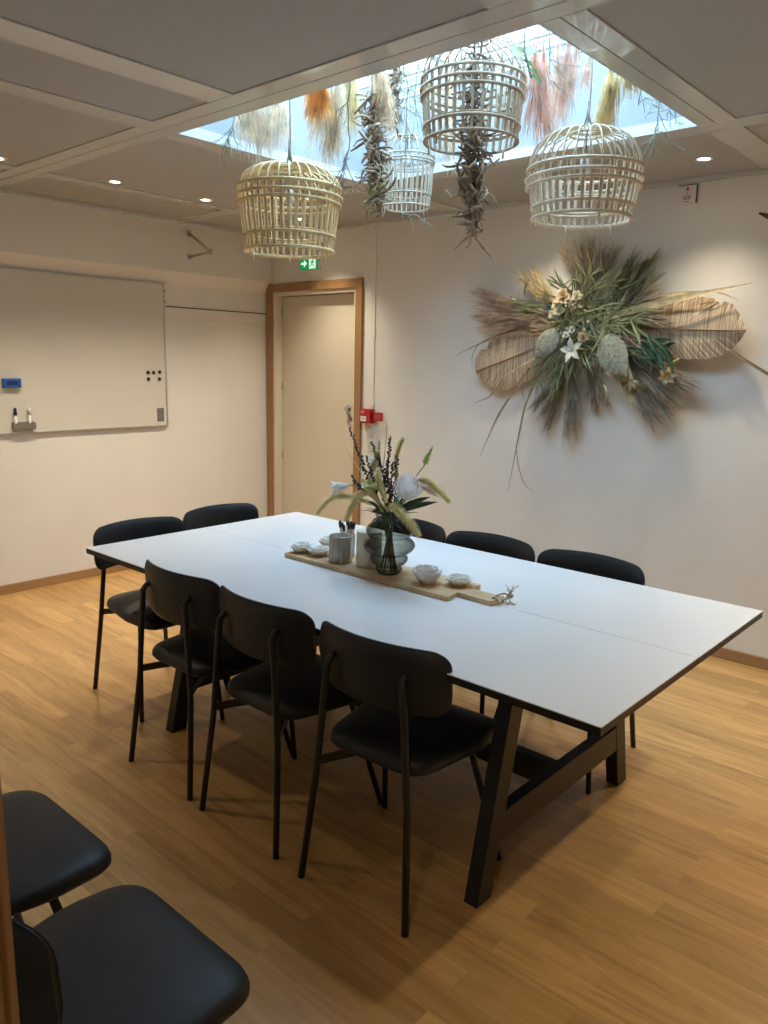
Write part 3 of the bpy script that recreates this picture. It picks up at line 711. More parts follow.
# ================================================================== HANGING PLUMES
def depth_pt(u, v, y): return at(u, v, 1, y)
def plume(y, top, tip, wpx, m_, label, n=420, L=0.16, extra=None, droop=0.15, spread=0.03, name='pampas_plume', cat='dried grass'):
    """a hanging bunch: stalks tied to the grid, heads pointing down"""
    A = depth_pt(top[0], top[1], y); Bp = depth_pt(tip[0], tip[1], y)
    A.z = min(A.z, ZG-0.02)
    r = thing(name, (A.x, A.y, ZG-0.008), label, cat, 'dried grass bunches hanging in the skylight')
    hw = wpx/F_PX*((A-cam.location).length)/2
    a = MB(); heads = max(3, int(wpx/6))
    for i in range(heads):
        k = (i+.5)/heads*2-1
        off = Vector((0.745*k*hw, 0.667*k*hw*0.9, 0)); 
        b0 = A+off*0.75+Vector((0, ru(-.03, .03), 0)); b1 = Bp+off*0.75+Vector((0, ru(-.03, .03), abs(k)*hw*ru(.2, 1.2)))
        strands(a, b0, b1, spread, int(n/heads), L, 0.0020, droop=droop, fan=0.22)
    part(a, 'grass_heads', PM[m_], r)
    a = MB()
    for i in range(heads):
        k = (i+.5)/heads*2-1
        a.tube([(A.x+ru(-.01, .01), A.y, ZG-0.008), A+Vector((0.745*k*hw*.6, .667*k*hw*.6, -.04))], 0.002, 5)
    part(a, 'stalks', PM['straw'], r)
    return r
random.seed(11)
plume(2.45, (262, 88), (264, 142), 60, 'beige', 'wispy beige plume hanging left of the leftmost basket\'s cord', 900, 0.19)
plume(2.40, (331, 70), (331, 146), 32, 'beige', 'full beige plume hanging right beside the leftmost basket\'s cord', 800, 0.17)
plume(2.28, (321, 70), (321, 114), 18, 'orange', 'short bright orange plume in front of the beige ones', 800, 0.10)
plume(2.55, (352, 60), (351, 122), 16, 'cream', 'narrow cream plume hanging among thin twigs', 480, 0.14)
plume(2.55, (378, 58), (384, 118), 18, 'tan', 'tan plume hanging in front of the dark branch garland', 520, 0.14)
plume(2.95, (447, 60), (449, 158), 13, 'tan', 'pale plume tip poking out under the highest basket', 380, 0.12)
plume(2.60, (537, 40), (539, 122), 14, 'pink', 'narrow salmon pink plume right of the highest basket', 520, 0.15)
plume(2.95, (570, 36), (562, 104), 24, 'rose', 'wide dusty pink plume left of the rightmost basket', 760, 0.17)
plume(2.75, (614, 60), (604, 116), 15, 'straw', 'straw yellow plume hanging just over the rightmost basket', 520, 0.14)
plume(2.75, (630, 62), (627, 78), 12, 'straw', 'short straw yellow tuft near the right corner of the skylight', 220, 0.10)
plume(3.05, (590, 60), (589, 84), 8, 'rose', 'thin mauve plume between the pink and yellow ones', 160, 0.08)

# ================================================================== HANGING TWIGS AND BRANCHES
def hang_twig(y, pts, seed, label, m_='green_twig', r=0.0035, depth=2, L=0.14, n=7, group='thin bare twigs hanging in the skylight'):
    random.seed(seed)
    P_ = [depth_pt(u, v, y) for u, v in pts]; P_[0].z = min(P_[0].z, ZG-.01)
    rt = thing('hanging_twig', (P_[0].x, P_[0].y, ZG-0.008), label, 'twig', group)
    a = MB(); path = [Vector((P_[0].x, P_[0].y, ZG-0.008))]+P_
    if (path[0]-path[1]).length < .004: path = path[1:]
    full = []
    for p, q in zip(path, path[1:]):
        for k in range(4): full.append(p.lerp(q, k/4)+rv(0.006))
    full.append(path[-1])
    a.tube(full, [r*(1-.6*i/len(full)) for i in range(len(full))], 5); part(a, 'stem', PM[m_], rt)
    a = MB()
    for i in range(n):
        j = int(ru(0.15, 0.97)*(len(full)-1)); d_ = (full[min(j+1, len(full)-1)]-full[j-1]).normalized()
        twig(a, full[j], d_+rv(0.9)+Vector((0, 0, -.2)), L*ru(.5, 1.1), r*.62, depth, 0.30, 0.55, grav=0.05)
    part(a, 'side_twigs', PM[m_], rt)
    return rt
hang_twig(2.20, [(235, 120), (229, 140), (233, 160)], 21, 'small forked grey-green twig at the left end of the skylight', L=0.12, n=7)
hang_twig(2.30, [(349, 80), (347, 110), (349, 150), (343, 172)], 22, 'long bare twig hanging over the narrow cream plume', 'twig', n=9, L=0.16)
hang_twig(2.85, [(403, 60), (408, 90), (403, 125)], 23, 'thin branching twig above the smallest basket', 'twig', n=12, L=0.20, r=.003)
hang_twig(2.95, [(418, 66), (414, 100), (424, 135)], 24, 'thin branching twig between smallest and highest baskets', 'twig', n=11, L=0.18, r=.003)
hang_twig(3.00, [(404, 215), (418, 216), (434, 228)], 25, 'pale forked twig dangling below the smallest basket', 'twig', n=5, L=0.11, r=.003, depth=1)
hang_twig(2.72, [(548, 60), (549, 95), (548, 128)], 26, 'mossy curly twig hanging between the two pink plumes', 'green_twig', n=14, L=0.13, r=.003)
hang_twig(3.22, [(659, 112), (655, 135), (641, 158), (637, 168)], 27, 'forked pale twig hooked at the rightmost basket\'s side', 'green_twig', n=6, L=0.13)
hang_twig(3.10, [(640, 104), (645, 96), (657, 108)], 28, 'small bare twig in the right corner of the skylight', 'green_twig', n=7, L=0.11, r=.0028)
hang_twig(3.15, [(672, 106), (668, 112), (666, 122)], 29, 'tiny bare twig at the far right corner of the skylight', 'green_twig', n=6, L=0.09, r=.0026)

def garland(y, top, bot, seed, label, wid, n, m1, m2, moss=False, low=None, Ls=(.035, .085)):
    random.seed(seed)
    A = depth_pt(*top, y); Bp = depth_pt(*bot, y); A.z = min(A.z, ZG-.01)
    rt = thing('branch_garland', (A.x, A.y, ZG-0.008), label, 'branch garland', 'driftwood garlands hanging in the skylight')
    a = MB(); a.tube([(A.x, A.y, ZG-0.008), A, A.lerp(Bp, .5)+rv(.01), Bp], 0.005, 6); part(a, 'core_cord', M['black'], rt)
    mbs = (MB(), MB())
    for i in range(n):
        t = (i+rnd())/n; p = A.lerp(Bp, t*0.95); q = ru(0, 2*PI)
        wd = wid(t); rad = Vector((math.cos(q), math.sin(q), 0)); p0 = p+rad*wd*ru(.0, .45)+Vector((0, 0, ru(-.02, .02)))
        d_ = (rad*ru(-.6, .8)+Vector((ru(-.8, .8), ru(-.8, .8), ru(-1.5, 1.0)))).normalized()
        L_ = ru(*Ls)*(0.7+wd/0.08*0.4); p1 = p0+d_*L_*.5+rv(.026); p2 = p1+(d_+rv(.7)).normalized()*L_*.5
        r0 = ru(.0028, .0062)
        sv = d_.cross(rv(1)).normalized(); hk = ru(.1, .35)
        mbs[i % 2].tube([p0-d_*.012, p0+d_*L_*.22+sv*L_*.12, p0+d_*L_*.48+sv*L_*.13, p0+d_*L_*.70+sv*L_*.02, p0+d_*L_*.86-sv*L_*hk], [r0*.7, r0*1.1, r0, r0*.95, r0*.55], 6)
        p1 = p0+d_*L_*.48+sv*L_*.13
        if rnd() < .35: mbs[i % 2].tube([p1, p1+(d_+rv(1)).normalized()*L_*.4], [r0*.6, r0*.2], 5)
    part(mbs[0], 'dark_sticks', PM[m1], rt); part(mbs[1], 'bleached_sticks', PM[m2], rt)
    if moss:
        a = MB()
        for i in range(160):
            p = A.lerp(Bp, ru(.70, .90))+rv(.035); twig(a, p, rv(1)+Vector((0,0,-.4)), .05, .0016, 0, .5)
        part(a, 'yellow_moss', PM['moss'], rt)
    for (p, q_, s_) in (low or []):
        pass
    return rt
garland(2.55, (372, 96), (377, 212), 31, 'dark twisted branch garland ending in yellow moss, left of the smallest basket', lambda t: .045+.02*math.sin(PI*t)-.03*max(0, t-.85)/.15, 210, 'drift_dark', 'drift', True, None, (.04, .11))
garland(2.85, (397, 66), (392, 128), 32, 'upper dark branch garland behind the tan plume', lambda t: .032, 110, 'drift_dark', 'drift')
garland(2.52, (474, 60), (473, 236), 33, 'thick driftwood garland hanging through and below the highest basket', lambda t: .030 if t < .45 else .030+.055*math.sin(PI*min(1, (t-.45)/.55*.9+.1)), 230, 'drift_dark', 'drift', False, None, (.05, .13))
random.seed(35)
# curly end stick of the thick garland
P0, P1, P2, P3 = [depth_pt(u, v, 2.52) for u, v in ((470, 222), (474, 234), (482, 246), (492, 258))]
g2 = bpy.data.objects['branch_garland.002']
a = MB(); a.tube([P0, P1, P2, P3], [.006, .007, .006, .002], 6); Q = [depth_pt(u, v, 2.52) for u, v in ((474, 232), (464, 240), (454, 250))]; a.tube(Q, [.006, .005, .002], 6)
Q = [depth_pt(u, v, 2.50) for u, v in ((472, 196), (462, 193), (452, 198), (446, 190))]; a.tube(Q, [.005, .006, .005, .003], 6)
part(a, 'curled_end_sticks', PM['drift'], g2)
# white-green orchid-like bloom at the top corner
yy = 2.40; p = depth_pt(524, 50, yy)
fl_ = thing('hanging_blossom', (p.x, p.y, p.z), 'pale green-white blossom with green leaves beside the highest basket\'s top', 'flower')
a = MB()
for i in range(6):
    q = 2*PI*i/6; d_ = Vector((math.cos(q)*.745, math.cos(q)*.667, math.sin(q)))
    a.ribbon([p, p+d_*.025+Vector((-.01, 0, 0)), p+d_*.042], [.008, .017, .004], (-.667, .745, 0) if i % 3 else (0, 0, 1), fold=.2)
part(a, 'petals', mat('pale_petal', (.72, .76, .55), .6, .1, transl=.5), fl_)
a = MB()
for dz, dx in ((-.03, .0), (-.06, .02), (-.085, .035)):
    q = p+Vector((dx, 0, dz)); a.ribbon([q, q+Vector((.02, .005, -.012)), q+Vector((.035, .01, -.03))], [.003, .008, .002], (0, .5, .8), fold=.2)
part(a, 'leaves', mat('leaf_fresh', (.10, .24, .04), .5, .3, transl=.3), fl_)
a = MB(); a.tube([(p.x, p.y, ZG-.008), p, p+Vector((.03, .005, -.09))], .003, 6); part(a, 'stem', PM['green_twig'], fl_)
# ================================================================== THINGS ON THE TABLE
TB = TZ + 0.018     # top of the serving board
WB = mat('board_wood', (0.62, 0.43, 0.24), 0.5, 0.28, 9, (1.2, 9, 1))
bd = thing('serving_board', (-1.95, 2.205, TZ), 'long pale wooden serving board with handle lying on the table', 'board')
ol = rounded([Vector(p) for p in ((-2.418, 2.100), (-1.552, 2.100), (-1.566, 2.170), (-1.415, 2.166), (-1.405, 2.246), (-1.560, 2.250), (-1.560, 2.315), (-2.418, 2.315))], [.012, .010, .008, .018, .018, .008, .010, .012], 4)
a = MB(); a.prism([(p.x, p.y) for p in ol], TZ+.0003, TB); part(a, 'board', WB, bd, bevel=0.002)
a = MB(); a.lathe([(0, 0), (.010, 0), (.010, .0006), (0, .0006)], 16, (-1.430, 2.205, TB)); part(a, 'handle_hole', M['dark'], bd)
ROPE = mat('jute_rope', (0.52, 0.40, 0.26), 0.9, 0.35, 120, bump=.3)
kp = at(510, 594, 2, TZ+.03)
rp_ = thing('rope_loop', (kp.x, kp.y, TZ), 'knotted jute rope tied through the board handle', 'rope')
h0 = Vector((-1.430, 2.205, TB+.004)); k0 = Vector((kp.x, kp.y, TZ+.020))
a = MB(); a.tube(bez(h0, (h0+k0)/2+Vector((-.01, .03, .016)), k0, 8), .0035, 6); a.tube([Vector((-1.430, 2.205, TB+.004)), Vector((-1.408, 2.19, TB+.006)), Vector((-1.398, 2.185, TZ+.010)), (h0+k0)/2+Vector((.012, -.025, -.004)), k0], .0035, 6); part(a, 'loop', ROPE, rp_)
a = MB()
random.seed(5)
for i in range(5):
    q = 2*PI*i/5; a.ring((k0.x, k0.y, k0.z+.002*i), .007+.002*math.sin(i), .0045, 12, 6)
part(a, 'knot', ROPE, rp_)
a = MB()
for i in range(9): a.tube(bez(k0+Vector((0, 0, .008)), k0+Vector((ru(-.01, .01), ru(-.01, .01), .025)), k0+Vector((ru(-.025, .03), ru(-.025, .025), ru(.022, .045))), 5), .0014, 4)
a.tube(bez(k0, k0+Vector((-.01, -.03, -.01)), Vector((k0.x+.020, k0.y-.035, TZ+.003)), 6), .0022, 5); a.tube(bez(k0, k0+Vector((-.0, -.02, -.01)), Vector((k0.x+.035, k0.y-.02, TZ+.003)), 6), .0022, 5)
part(a, 'frayed_ends', ROPE, rp_)

PORC = mat('pearly_porcelain', (0.86, 0.82, 0.75), 0.3, 0.12, 30, coat=.4)
def flower_bowl(x, y, R, h, label, seed, openness=1.0):
    random.seed(seed)
    r = thing('flower_bowl', (x, y, TB), label, 'candle holder', 'petal-shaped bowls on the serving board')
    r.location.z = TB + .0002
    a = MB(); a.lathe([(0, 0), (R*.42, 0), (R*.5, h*.10), (R*.42, h*.22), (R*.30, h*.16), (0, h*.14)], 20); a.build('cup', PORC, r)
    for ring_, (n, rr, hh, off) in enumerate(((8, 1.0, .80, 0), (7, .72, 1.0, .4))):
        a = MB()
        for i in range(n):
            q = 2*PI*(i+off)/n+ru(-.1, .1); cs, sn = math.cos(q), math.sin(q); T = Vector((-sn, cs, 0))
            prof = [(.26, .06, .10), (.60, .22, .26), (.82, .58, .32), (.97, .86, .26), (1.06, 1.0, .10)]
            vs = []
            for (f, z, w_) in prof:
                p = Vector((cs*R*rr*f, sn*R*rr*f, h*hh*z)); nn = Vector((-cs*.6, -sn*.6, .6))*.0022
                for k, (s_, cup) in enumerate(((-1, .25), (-.5, .06), (0, 0), (.5, .06), (1, .25))):
                    vs.append(p+T*w_*R*s_*1.25+Vector((-cs, -sn, .5))*cup*w_*R)
            m_ = len(vs); vs += [v+Vector((-cs*.5, -sn*.5, .7))*.0022 for v in vs]
            fs = []
            for a_ in range(4):
                for b_ in range(4):
                    q4 = (a_*5+b_, a_*5+b_+1, a_*5+b_+6, a_*5+b_+5); fs.append(q4[::-1]); fs.append(tuple(m_+z for z in q4))
            edge = [0,1,2,3,4,9,14,19,24,23,22,21,20,15,10,5]
            for e0, e1 in zip(edge, edge[1:]+edge[:1]): fs.append((e0, e1, e1+m_, e0+m_))
            a.add(vs, fs, 0, True)
        a.build('petals', PORC, r)
    return r
for (u, v), R, h, lab, sd in (((427, 584), .057, .062, 'tallest pearly petal bowl, on the board right of the vase', 1), ((459, 586), .052, .036, 'low pearly petal bowl beside the board handle', 2),
                         ((297, 552), .052, .038, 'leftmost pearly petal bowl at the board\'s far end', 3), ((319, 545), .048, .038, 'pearly petal bowl behind the two other left ones', 4), ((319, 556.5), .050, .036, 'front pearly petal bowl just left of the grey cup', 5)):
    p = at(u, v-3, 2, TB+.008); flower_bowl(min(max(p.x, -2.38), -1.55), p.y, R, h, lab, sd)

# grey cup
p = at(339, 560, 2, TB); gc = (-2.152, 2.172)
cup = thing('grey_cup', (*gc, TB+.0002), 'grey-brown glazed cup with vertical streaks on the wooden board', 'cup')
GL = mat('grey_glaze', (0.44, 0.39, 0.32), 0.3, 0.4, 9, (12, 12, .8), coat=.6)
a = MB(); a.lathe([(0, 0), (.044, 0), (.047, .004), (.0475, .05), (.0475, .106), (.0460, .110), (.0435, .108), (.043, .012), (0, .010)], 48, wob=lambda q, z: .006*math.sin(12*q)); a.build('body', GL, cup)
a = MB(); a.lathe([(0, .070), (.0425, .070), (.0425, .074), (0, .074)], 32); a.build('wax_filling', mat('grey_wax', (0.45, 0.41, 0.36), .5, .05), cup)
# pillar candle
cd_ = (-2.035, 2.215)
cn = thing('pillar_candle', (*cd_, TB+.0002), 'cream pillar candle between the grey cup and the glass vase', 'candle')
a = MB(); a.lathe([(0, 0), (.049, 0), (.051, .003), (.051, .137), (.048, .142), (.040, .139), (.020, .135), (0, .134)], 40, wob=lambda q, z: .004*math.sin(5*q+z*30)); a.build('wax', mat('cream_wax', (0.86, 0.80, 0.65), 0.45, 0.1, 12, transl=.15), cn)
a = MB(); a.tube([(0, 0, .133), (.001, 0, .142), (.004, 0, .149)], .0012, 6); a.build('wick', M['black'], cn)
# small cup with sticks behind
sc_ = (-2.205, 2.262)
st = thing('stick_cup', (*sc_, TB+.0002), 'small pinkish cup behind the grey cup holding dark-tipped sticks', 'cup')
a = MB(); a.lathe([(0, 0), (.030, 0), (.033, .004), (.036, .092), (.034, .094), (.031, .090), (.029, .008), (0, .007)], 32); a.build('body', mat('pink_glaze', (0.50, 0.36, 0.29), .4, .1), st)
random.seed(9)
SW = mat('stick_wood', (0.55, 0.38, 0.24), .7, .3); SB = mat('stick_tip', (0.035, 0.028, 0.022), .7, .2)
for i in range(12):
    q = 2*PI*i/9+.2; rr = .020 if i < 9 else 0.008
    b0 = Vector((sc_[0]+math.cos(q)*rr*.6, sc_[1]+math.sin(q)*rr*.6, TB+.009)); t0 = Vector((sc_[0]+math.cos(q)*(rr+.012), sc_[1]+math.sin(q)*(rr+.012), TB+ru(.135, .155)))
    wst = thing('wooden_stick', b0, 'thin dark-tipped wooden stick standing in the cup behind the grey one', 'stick', 'dark-tipped sticks in the small cup')
    md = b0.lerp(t0, .80)
    a = MB(); a.tube([b0, md], .0045, 6); part(a, 'shaft', SW, wst); a = MB(); a.tube([md, md.lerp(t0, .6), t0], [.0048, .0062, .004], 6); part(a, 'tip', SB, wst)

# vase
VX, VY = -1.903, 2.185
vs_ = thing('glass_vase', (VX, VY, TB+.0002), 'smoky grey bubble-shaped glass vase with flower stems on the board', 'vase')
prof = []
def bulge(z0, z1, r0, rm, r1, n=9):
    for i in range(n):
        t = i/(n-1); base = r0+(r1-r0)*t; prof.append((base+(rm-(r0+r1)/2)*math.sin(PI*t)**.8, z0+(z1-z0)*t))
prof.append((0, 0)); prof.append((.040, 0)); prof.append((.044, .004))
bulge(.006, .030, .044, .052, .046, 6); bulge(.031, .075, .048, .072, .064); bulge(.076, .140, .066, .099, .074); bulge(.141, .205, .074, .090, .056); prof += [(.052, .212), (.052, .222), (.056, .228)]
inner = [(max(0, r_-.0025), max(.006, z)) for r_, z in prof][::-1]
a = MB(); a.lathe(prof, 56); a.build('glass_body', glass_mat('smoked_glass', (0.70, 0.70, 0.64), (0.05, 0.05, 0.04)), vs_)
VT = TB+.228
def vp(u, v, dy=0.0): return at(u, v, 1, VY+dy)
GREEN = mat('leaf_green', (0.10, 0.19, 0.06), 0.5, 0.35, 20, transl=.2); DGREEN = mat('leaf_dark', (0.035, 0.085, 0.035), 0.45, 0.3, 20, transl=.1)
STEM = mat('flower_stem', (0.12, 0.15, 0.06), 0.6, 0.3); BERRY = mat('dark_berry', (0.030, 0.020, 0.035), 0.35, 0.3); FOX = mat('foxtail_plume', (0.98, 0.80, 0.44), 0.8, 0.25, 40, transl=.3)
WPET = mat('white_petal', (0.95, 0.89, 0.85), 0.6, 0.10, 60, transl=.4); PPET = mat('blush_petal', (0.88, 0.70, 0.60), 0.6, 0.15, 20, transl=.3); LIME = mat('lime_petal', (0.50, 0.62, 0.18), 0.6, 0.2, transl=.3)
_sa = [0]
def stem_path(top, n=8, mid=None):
    """from the vase floor through the neck to the head"""
    _sa[0] += 2.4; q = _sa[0]
    top = Vector(top); d_ = Vector((top.x-VX, top.y-VY, 0)); d_ = d_.normalized() if d_.length > .01 else Vector((math.cos(q), math.sin(q), 0))
    bot = Vector((VX-d_.x*.028+math.cos(q)*.010, VY-d_.y*.028+math.sin(q)*.010, TB+.010)); neck = Vector((VX+d_.x*.022+math.cos(q)*.012, VY+d_.y*.022+math.sin(q)*.012, TB+.222))
    pts = [bot.lerp(neck, i/3) for i in range(3)]
    m_ = Vector(mid) if mid is not None else neck.lerp(top, .5)+Vector((0, 0, .25*(Vector((top.x-neck.x, top.y-neck.y, 0)).length)))
    pts += [neck*(1-t)**2+m_*2*t*(1-t)+top*t*t for t in [i/(n-1) for i in range(n)]]
    return pts
def stemthing(name, label, cat, group=None):
    return thing(name, (VX, VY, TB+.010), label, cat, group)
# foxtail grasses: arching plumes
def foxtail(label, pts, wid=.0140, seed=0):
    random.seed(seed)
    P_ = [vp(u, v, dy) for u, v, dy in pts]; r = stemthing('foxtail_grass', label, 'grass stem', 'arching grass plumes in the vase')
    sp = stem_path(P_[0], 5); a = MB(); a.tube(sp, .0018, 6); part(a, 'stem', STEM, r)
    full = []
    for i in range(len(P_)-1):
        p0 = P_[max(i-1, 0)]; p1 = P_[i]; p2 = P_[i+1]; p3 = P_[min(i+2, len(P_)-1)]
        for k in range(8):
            t = k/8; full.append(.5*((2*p1)+(p2-p0)*t+(2*p0-5*p1+4*p2-p3)*t*t+(3*p1-p0-3*p2+p3)*t**3))
    full.append(P_[-1]); n = len(full)
    a = MB(); a.tube(full, [wid*.62*(.35+.65*math.sin(PI*min(1, .12+.86*i/n))) for i in range(n)], 8)
    for i in range(1500):
        j = int(rnd()*(n-2)); p = full[j].lerp(full[j+1], rnd()); t_ = (full[j+1]-full[j]).normalized(); rad = t_.cross(rv(1)).normalized()
        w0 = wid*(.35+.65*math.sin(PI*min(1, .12+.86*j/n))); d_ = (t_*1.1+rad*.9).normalized(); p += rad*w0*.45
        sd = d_.cross(rad).normalized()*.0007; a.add([p-sd, p+sd, p+d_*w0*1.7], [(0, 1, 2)])
    part(a, 'plume', FOX, r)
foxtail('grass plume arching far left over the petal bowls', [(372, 504, 0), (352, 497, -.02), (332, 498, -.03), (316, 514, -.03)], seed=1)
foxtail('grass plume curving down left in front of the candle', [(385, 512, -.02), (372, 494, -.05), (358, 496, -.06), (350, 510, -.06), (346, 520, -.06)], seed=2)
foxtail('grass plume drooping forward over the vase belly', [(388, 508, -.04), (396, 508, -.08), (409, 522, -.12), (419, 536, -.13)],   .0160, seed=3)
foxtail('grass plume arching down on the right side', [(418, 480, 0), (428, 482, 0), (440, 492, 0), (450, 502, 0)], .0130, seed=4)
foxtail('upright grass plume behind the white protea', [(398, 478, .03), (396, 462, .03), (399, 447, .03), (403, 439, .03)], .0105, seed=5)
foxtail('upright slim grass plume left of the berry stems', [(378, 500, .0), (372, 478, .0), (374, 462, 0), (379, 450, 0)], .0100, seed=6)
# berry spikes
def berry(label, tip, base, dy, nb=34, seed=0, r0=.0045):
    random.seed(seed); T = vp(*tip, dy); B_ = vp(*base, dy); r = stemthing('berry_spike', label, 'berry stem', 'dark berry spikes in the vase')
    a = MB(); a.tube(stem_path(B_, 5)+[T], .0014, 5); part(a, 'stem', STEM, r)
    a = MB(); ax = (T-B_).normalized()
    for i in range(nb):
        t = i/nb; p = B_.lerp(T, t); rad = ax.cross(rv(1)).normalized(); a.blob(p+rad*ru(.003, .010)*(1.15-t*.6), r0*ru(.8, 1.25)*(1.2-.4*t), n=6, k=4)
    part(a, 'berries', BERRY, r)
berry('dark berry spike leaning far left toward the door handle', (349, 427), (368, 478), -.01, 44, 1)
berry('dark berry spike rising highest at the centre', (391, 436), (383, 500), .01, 52, 2)
berry('dark berry spike at the centre, leaning left', (371, 441), (388, 486), .0, 44, 3)
berry('dark berry spike just left of the white protea', (397, 455), (394, 500), -.01, 40, 4)
berry('short reddish-dark berry spike low on the left', (351, 475), (362, 492), -.02, 22, 5)
berry('short dark berry spike behind the left lily', (371, 463), (371, 488), .02, 24, 6)
berry('dark berry spike at the centre front', (393, 462), (388, 508), -.02, 40, 7)
berry('dark berry spike tucked between the calla and the green spike', (366, 455), (377, 496), -.04, 36, 8)
berry('stubby dark berry spike just behind the protea', (386, 462), (392, 506), .03, 36, 9)
foxtail('thick straw-coloured plume standing at the bouquet centre', [(388, 512, -.05), (384, 496, -.06), (379, 480, -.06), (378, 468, -.06)], .0110, seed=8)
foxtail('straw-coloured plume leaning left at the bouquet centre', [(384, 514, -.04), (377, 500, -.06), (368, 488, -.06), (362, 480, -.05)], .0100, seed=9)
# king protea
def petals_ball(mb, c, R, L, n, ax, mi=0, openn=.5):
    ax = Vector(ax).normalized(); s1 = ax.orthogonal().normalized(); s2 = ax.cross(s1)
    for i in range(n):
        t = i/n; q = i*2.399; rad = s1*math.cos(q)+s2*math.sin(q)
        lv = t; rr = R*(1-.45*lv)
        p0 = c+ax*(-.35*L+.2*L*lv)+rad*rr*.55; p1 = c+ax*(.10*L+.25*L*lv)+rad*rr*(1.0+.1*openn); p2 = c+ax*(.42*L+.30*L*lv+ru(-.04, .04)*L)+rad*rr*(.95+.5*openn*(1-lv)+ru(-.1, .12))
        mb.ribbon([p0, p0.lerp(p1, .6)+rad*rr*.15, p1, p1.lerp(p2, .6)+rad*rr*.05, p2], [R*.08, R*.15, R*.17, R*.12, R*.01], ax.cross(rad), mi, fold=.25)
c_ = vp(408, 488, -.03); r = stemthing('protea_flower', 'big white protea bloom on the right of the bouquet', 'flower')
axp = Vector((.05, -.03, .22))
a = MB(); a.tube(stem_path(c_-Vector((0, 0, .04)), 5), .003, 6); part(a, 'stem', STEM, r)
a = MB(); a.blob(c_-axp*.05, (.024, .024, .030)); axn = axp.normalized(); q1 = axn.orthogonal().normalized(); q2 = axn.cross(q1); random.seed(4)
for i in range(64):
    lv = i/64; q = i*2.399; rad = q1*math.cos(q)+q2*math.sin(q); fl_o = .050*(1-.72*lv); hh = .058+.022*lv
    b0 = c_-axn*.045+rad*.012; a.ribbon([b0, b0+axn*.025+rad*fl_o*.75, b0+axn*(hh*.8)+rad*fl_o*.95, b0+axn*(hh*1.25)+rad*fl_o*(.80+ru(-.1, .25))], [.003, .0065, .0060, .0006], axn.cross(rad), fold=.35)
part(a, 'petals', WPET, r)
# pink-white lily-like blooms
for (u, v, dy, lab, dirv, m_) in ((346, 486, -.02, 'blush white bloom pointing left out of the bouquet', (-.9, -.5, -.25), WPET), (424, 487, .02, 'blush bloom with peach throat pointing right out of the bouquet', (.8, .6, -.2), PPET), (377, 470, .02, 'small white bloom deep between the berry spikes', (-.1, -.2, .9), WPET)):
    c_ = vp(u, v, dy); r = stemthing('blush_bloom', lab, 'flower', 'white and blush blooms in the vase'); ax = Vector(dirv).normalized()
    a = MB(); a.tube(stem_path(c_-ax*.02, 6), .0022, 6); part(a, 'stem', STEM, r)
    a = MB(); s1 = ax.orthogonal().normalized(); s2 = ax.cross(s1)
    for i in range(6):
        q = 2*PI*i/6; rad = s1*math.cos(q)+s2*math.sin(q)
        a.ribbon([c_-ax*.02, c_+rad*.010, c_+ax*.025+rad*.019, c_+ax*.045+rad*.024, c_+ax*.058+rad*.034], [.003, .010, .014, .011, .001], ax.cross(rad), fold=.3)
    part(a, 'petals', m_, r)
# calla / lime trumpet
c_ = vp(373, 484, -.05); r = stemthing('calla_lily', 'yellow-green calla lily facing front left of the bouquet centre', 'flower')
a = MB(); a.tube(stem_path(c_-Vector((-.01, 0, .03)), 5), .003, 6); part(a, 'stem', STEM, r)
a = MB(); ax = Vector((-.2, -.45, .8)).normalized(); s1 = ax.orthogonal().normalized(); s2 = ax.cross(s1); vs = []; NN = 20
for k, (rr, h_) in enumerate(((.005, -.035), (.009, -.015), (.018, .0), (.028, .012), (.034, .014))):
    for i in range(NN):
        q = 2*PI*i/NN; e = 1+.5*max(0, math.cos(q))*(k/4); vs.append(c_+(s1*math.cos(q)+s2*math.sin(q))*rr*e+ax*h_*(1+.3*math.cos(q)*(k/4)))
a.add(vs, [(k*NN+i, k*NN+(i+1) % NN, (k+1)*NN+(i+1) % NN, (k+1)*NN+i) for k in range(4) for i in range(NN)], 0, True)
part(a, 'spathe', mat('calla_spathe', (.58, .56, .28), .5, .15, transl=.3), r)
a = MB(); a.tube([c_-ax*.02, c_+ax*.022], [.004, .003], 8); part(a, 'spadix', mat('spadix', (.65, .55, .1), .6), r)
# lime spikes
for (u, v, u2, v2, lab) in ((431, 450, 424, 466, 'lime green snapdragon tip above the white protea'), (379, 441, 380, 492, 'tall green leafy spike at the bouquet centre')):
    T = vp(u, v, .01); B_ = vp(u2, v2, .01); r = stemthing('green_spike', lab, 'flower', 'green flower spikes in the vase')
    a = MB(); a.tube(stem_path(B_, 5)+[T], .002, 6); part(a, 'stem', STEM, r)
    a = MB(); random.seed(int(u)); ax = (T-B_).normalized()
    for i in range(26):
        t = i/26; p = B_.lerp(T, t); rad = ax.cross(rv(1)).normalized()
        a.ribbon([p, p+rad*.010*(1.2-t)+ax*.008, p+rad*.013*(1.2-t)+ax*.022], [.002, .006*(1.3-t), .0005], ax.cross(rad), fold=.3)
    part(a, 'buds', LIME if u > 400 else mat('leaf_bright', (.22, .32, .08), .5, .3, transl=.3), r)
# thin curved stems
for pts, lab in ((((372, 490), (357, 466), (340, 440), (328, 426)), 'thin pale curved grass blade reaching top left'), (((383, 470), (386, 440), (387, 425), (385, 420)), 'thin brown curved stem hooking toward the fire alarm sign')):
    r = stemthing('thin_stem', lab, 'grass stem', 'thin bare stems in the vase'); P_ = [vp(u, v, .02) for u, v in pts]
    a = MB(); sp = stem_path(P_[0], 5); a.tube(sp+P_[1:], [.0016]*(len(sp))+[.0014, .0012, .0006], 6); part(a, 'stem', FOX if pts[0][0] < 380 else PM['drift'], r)
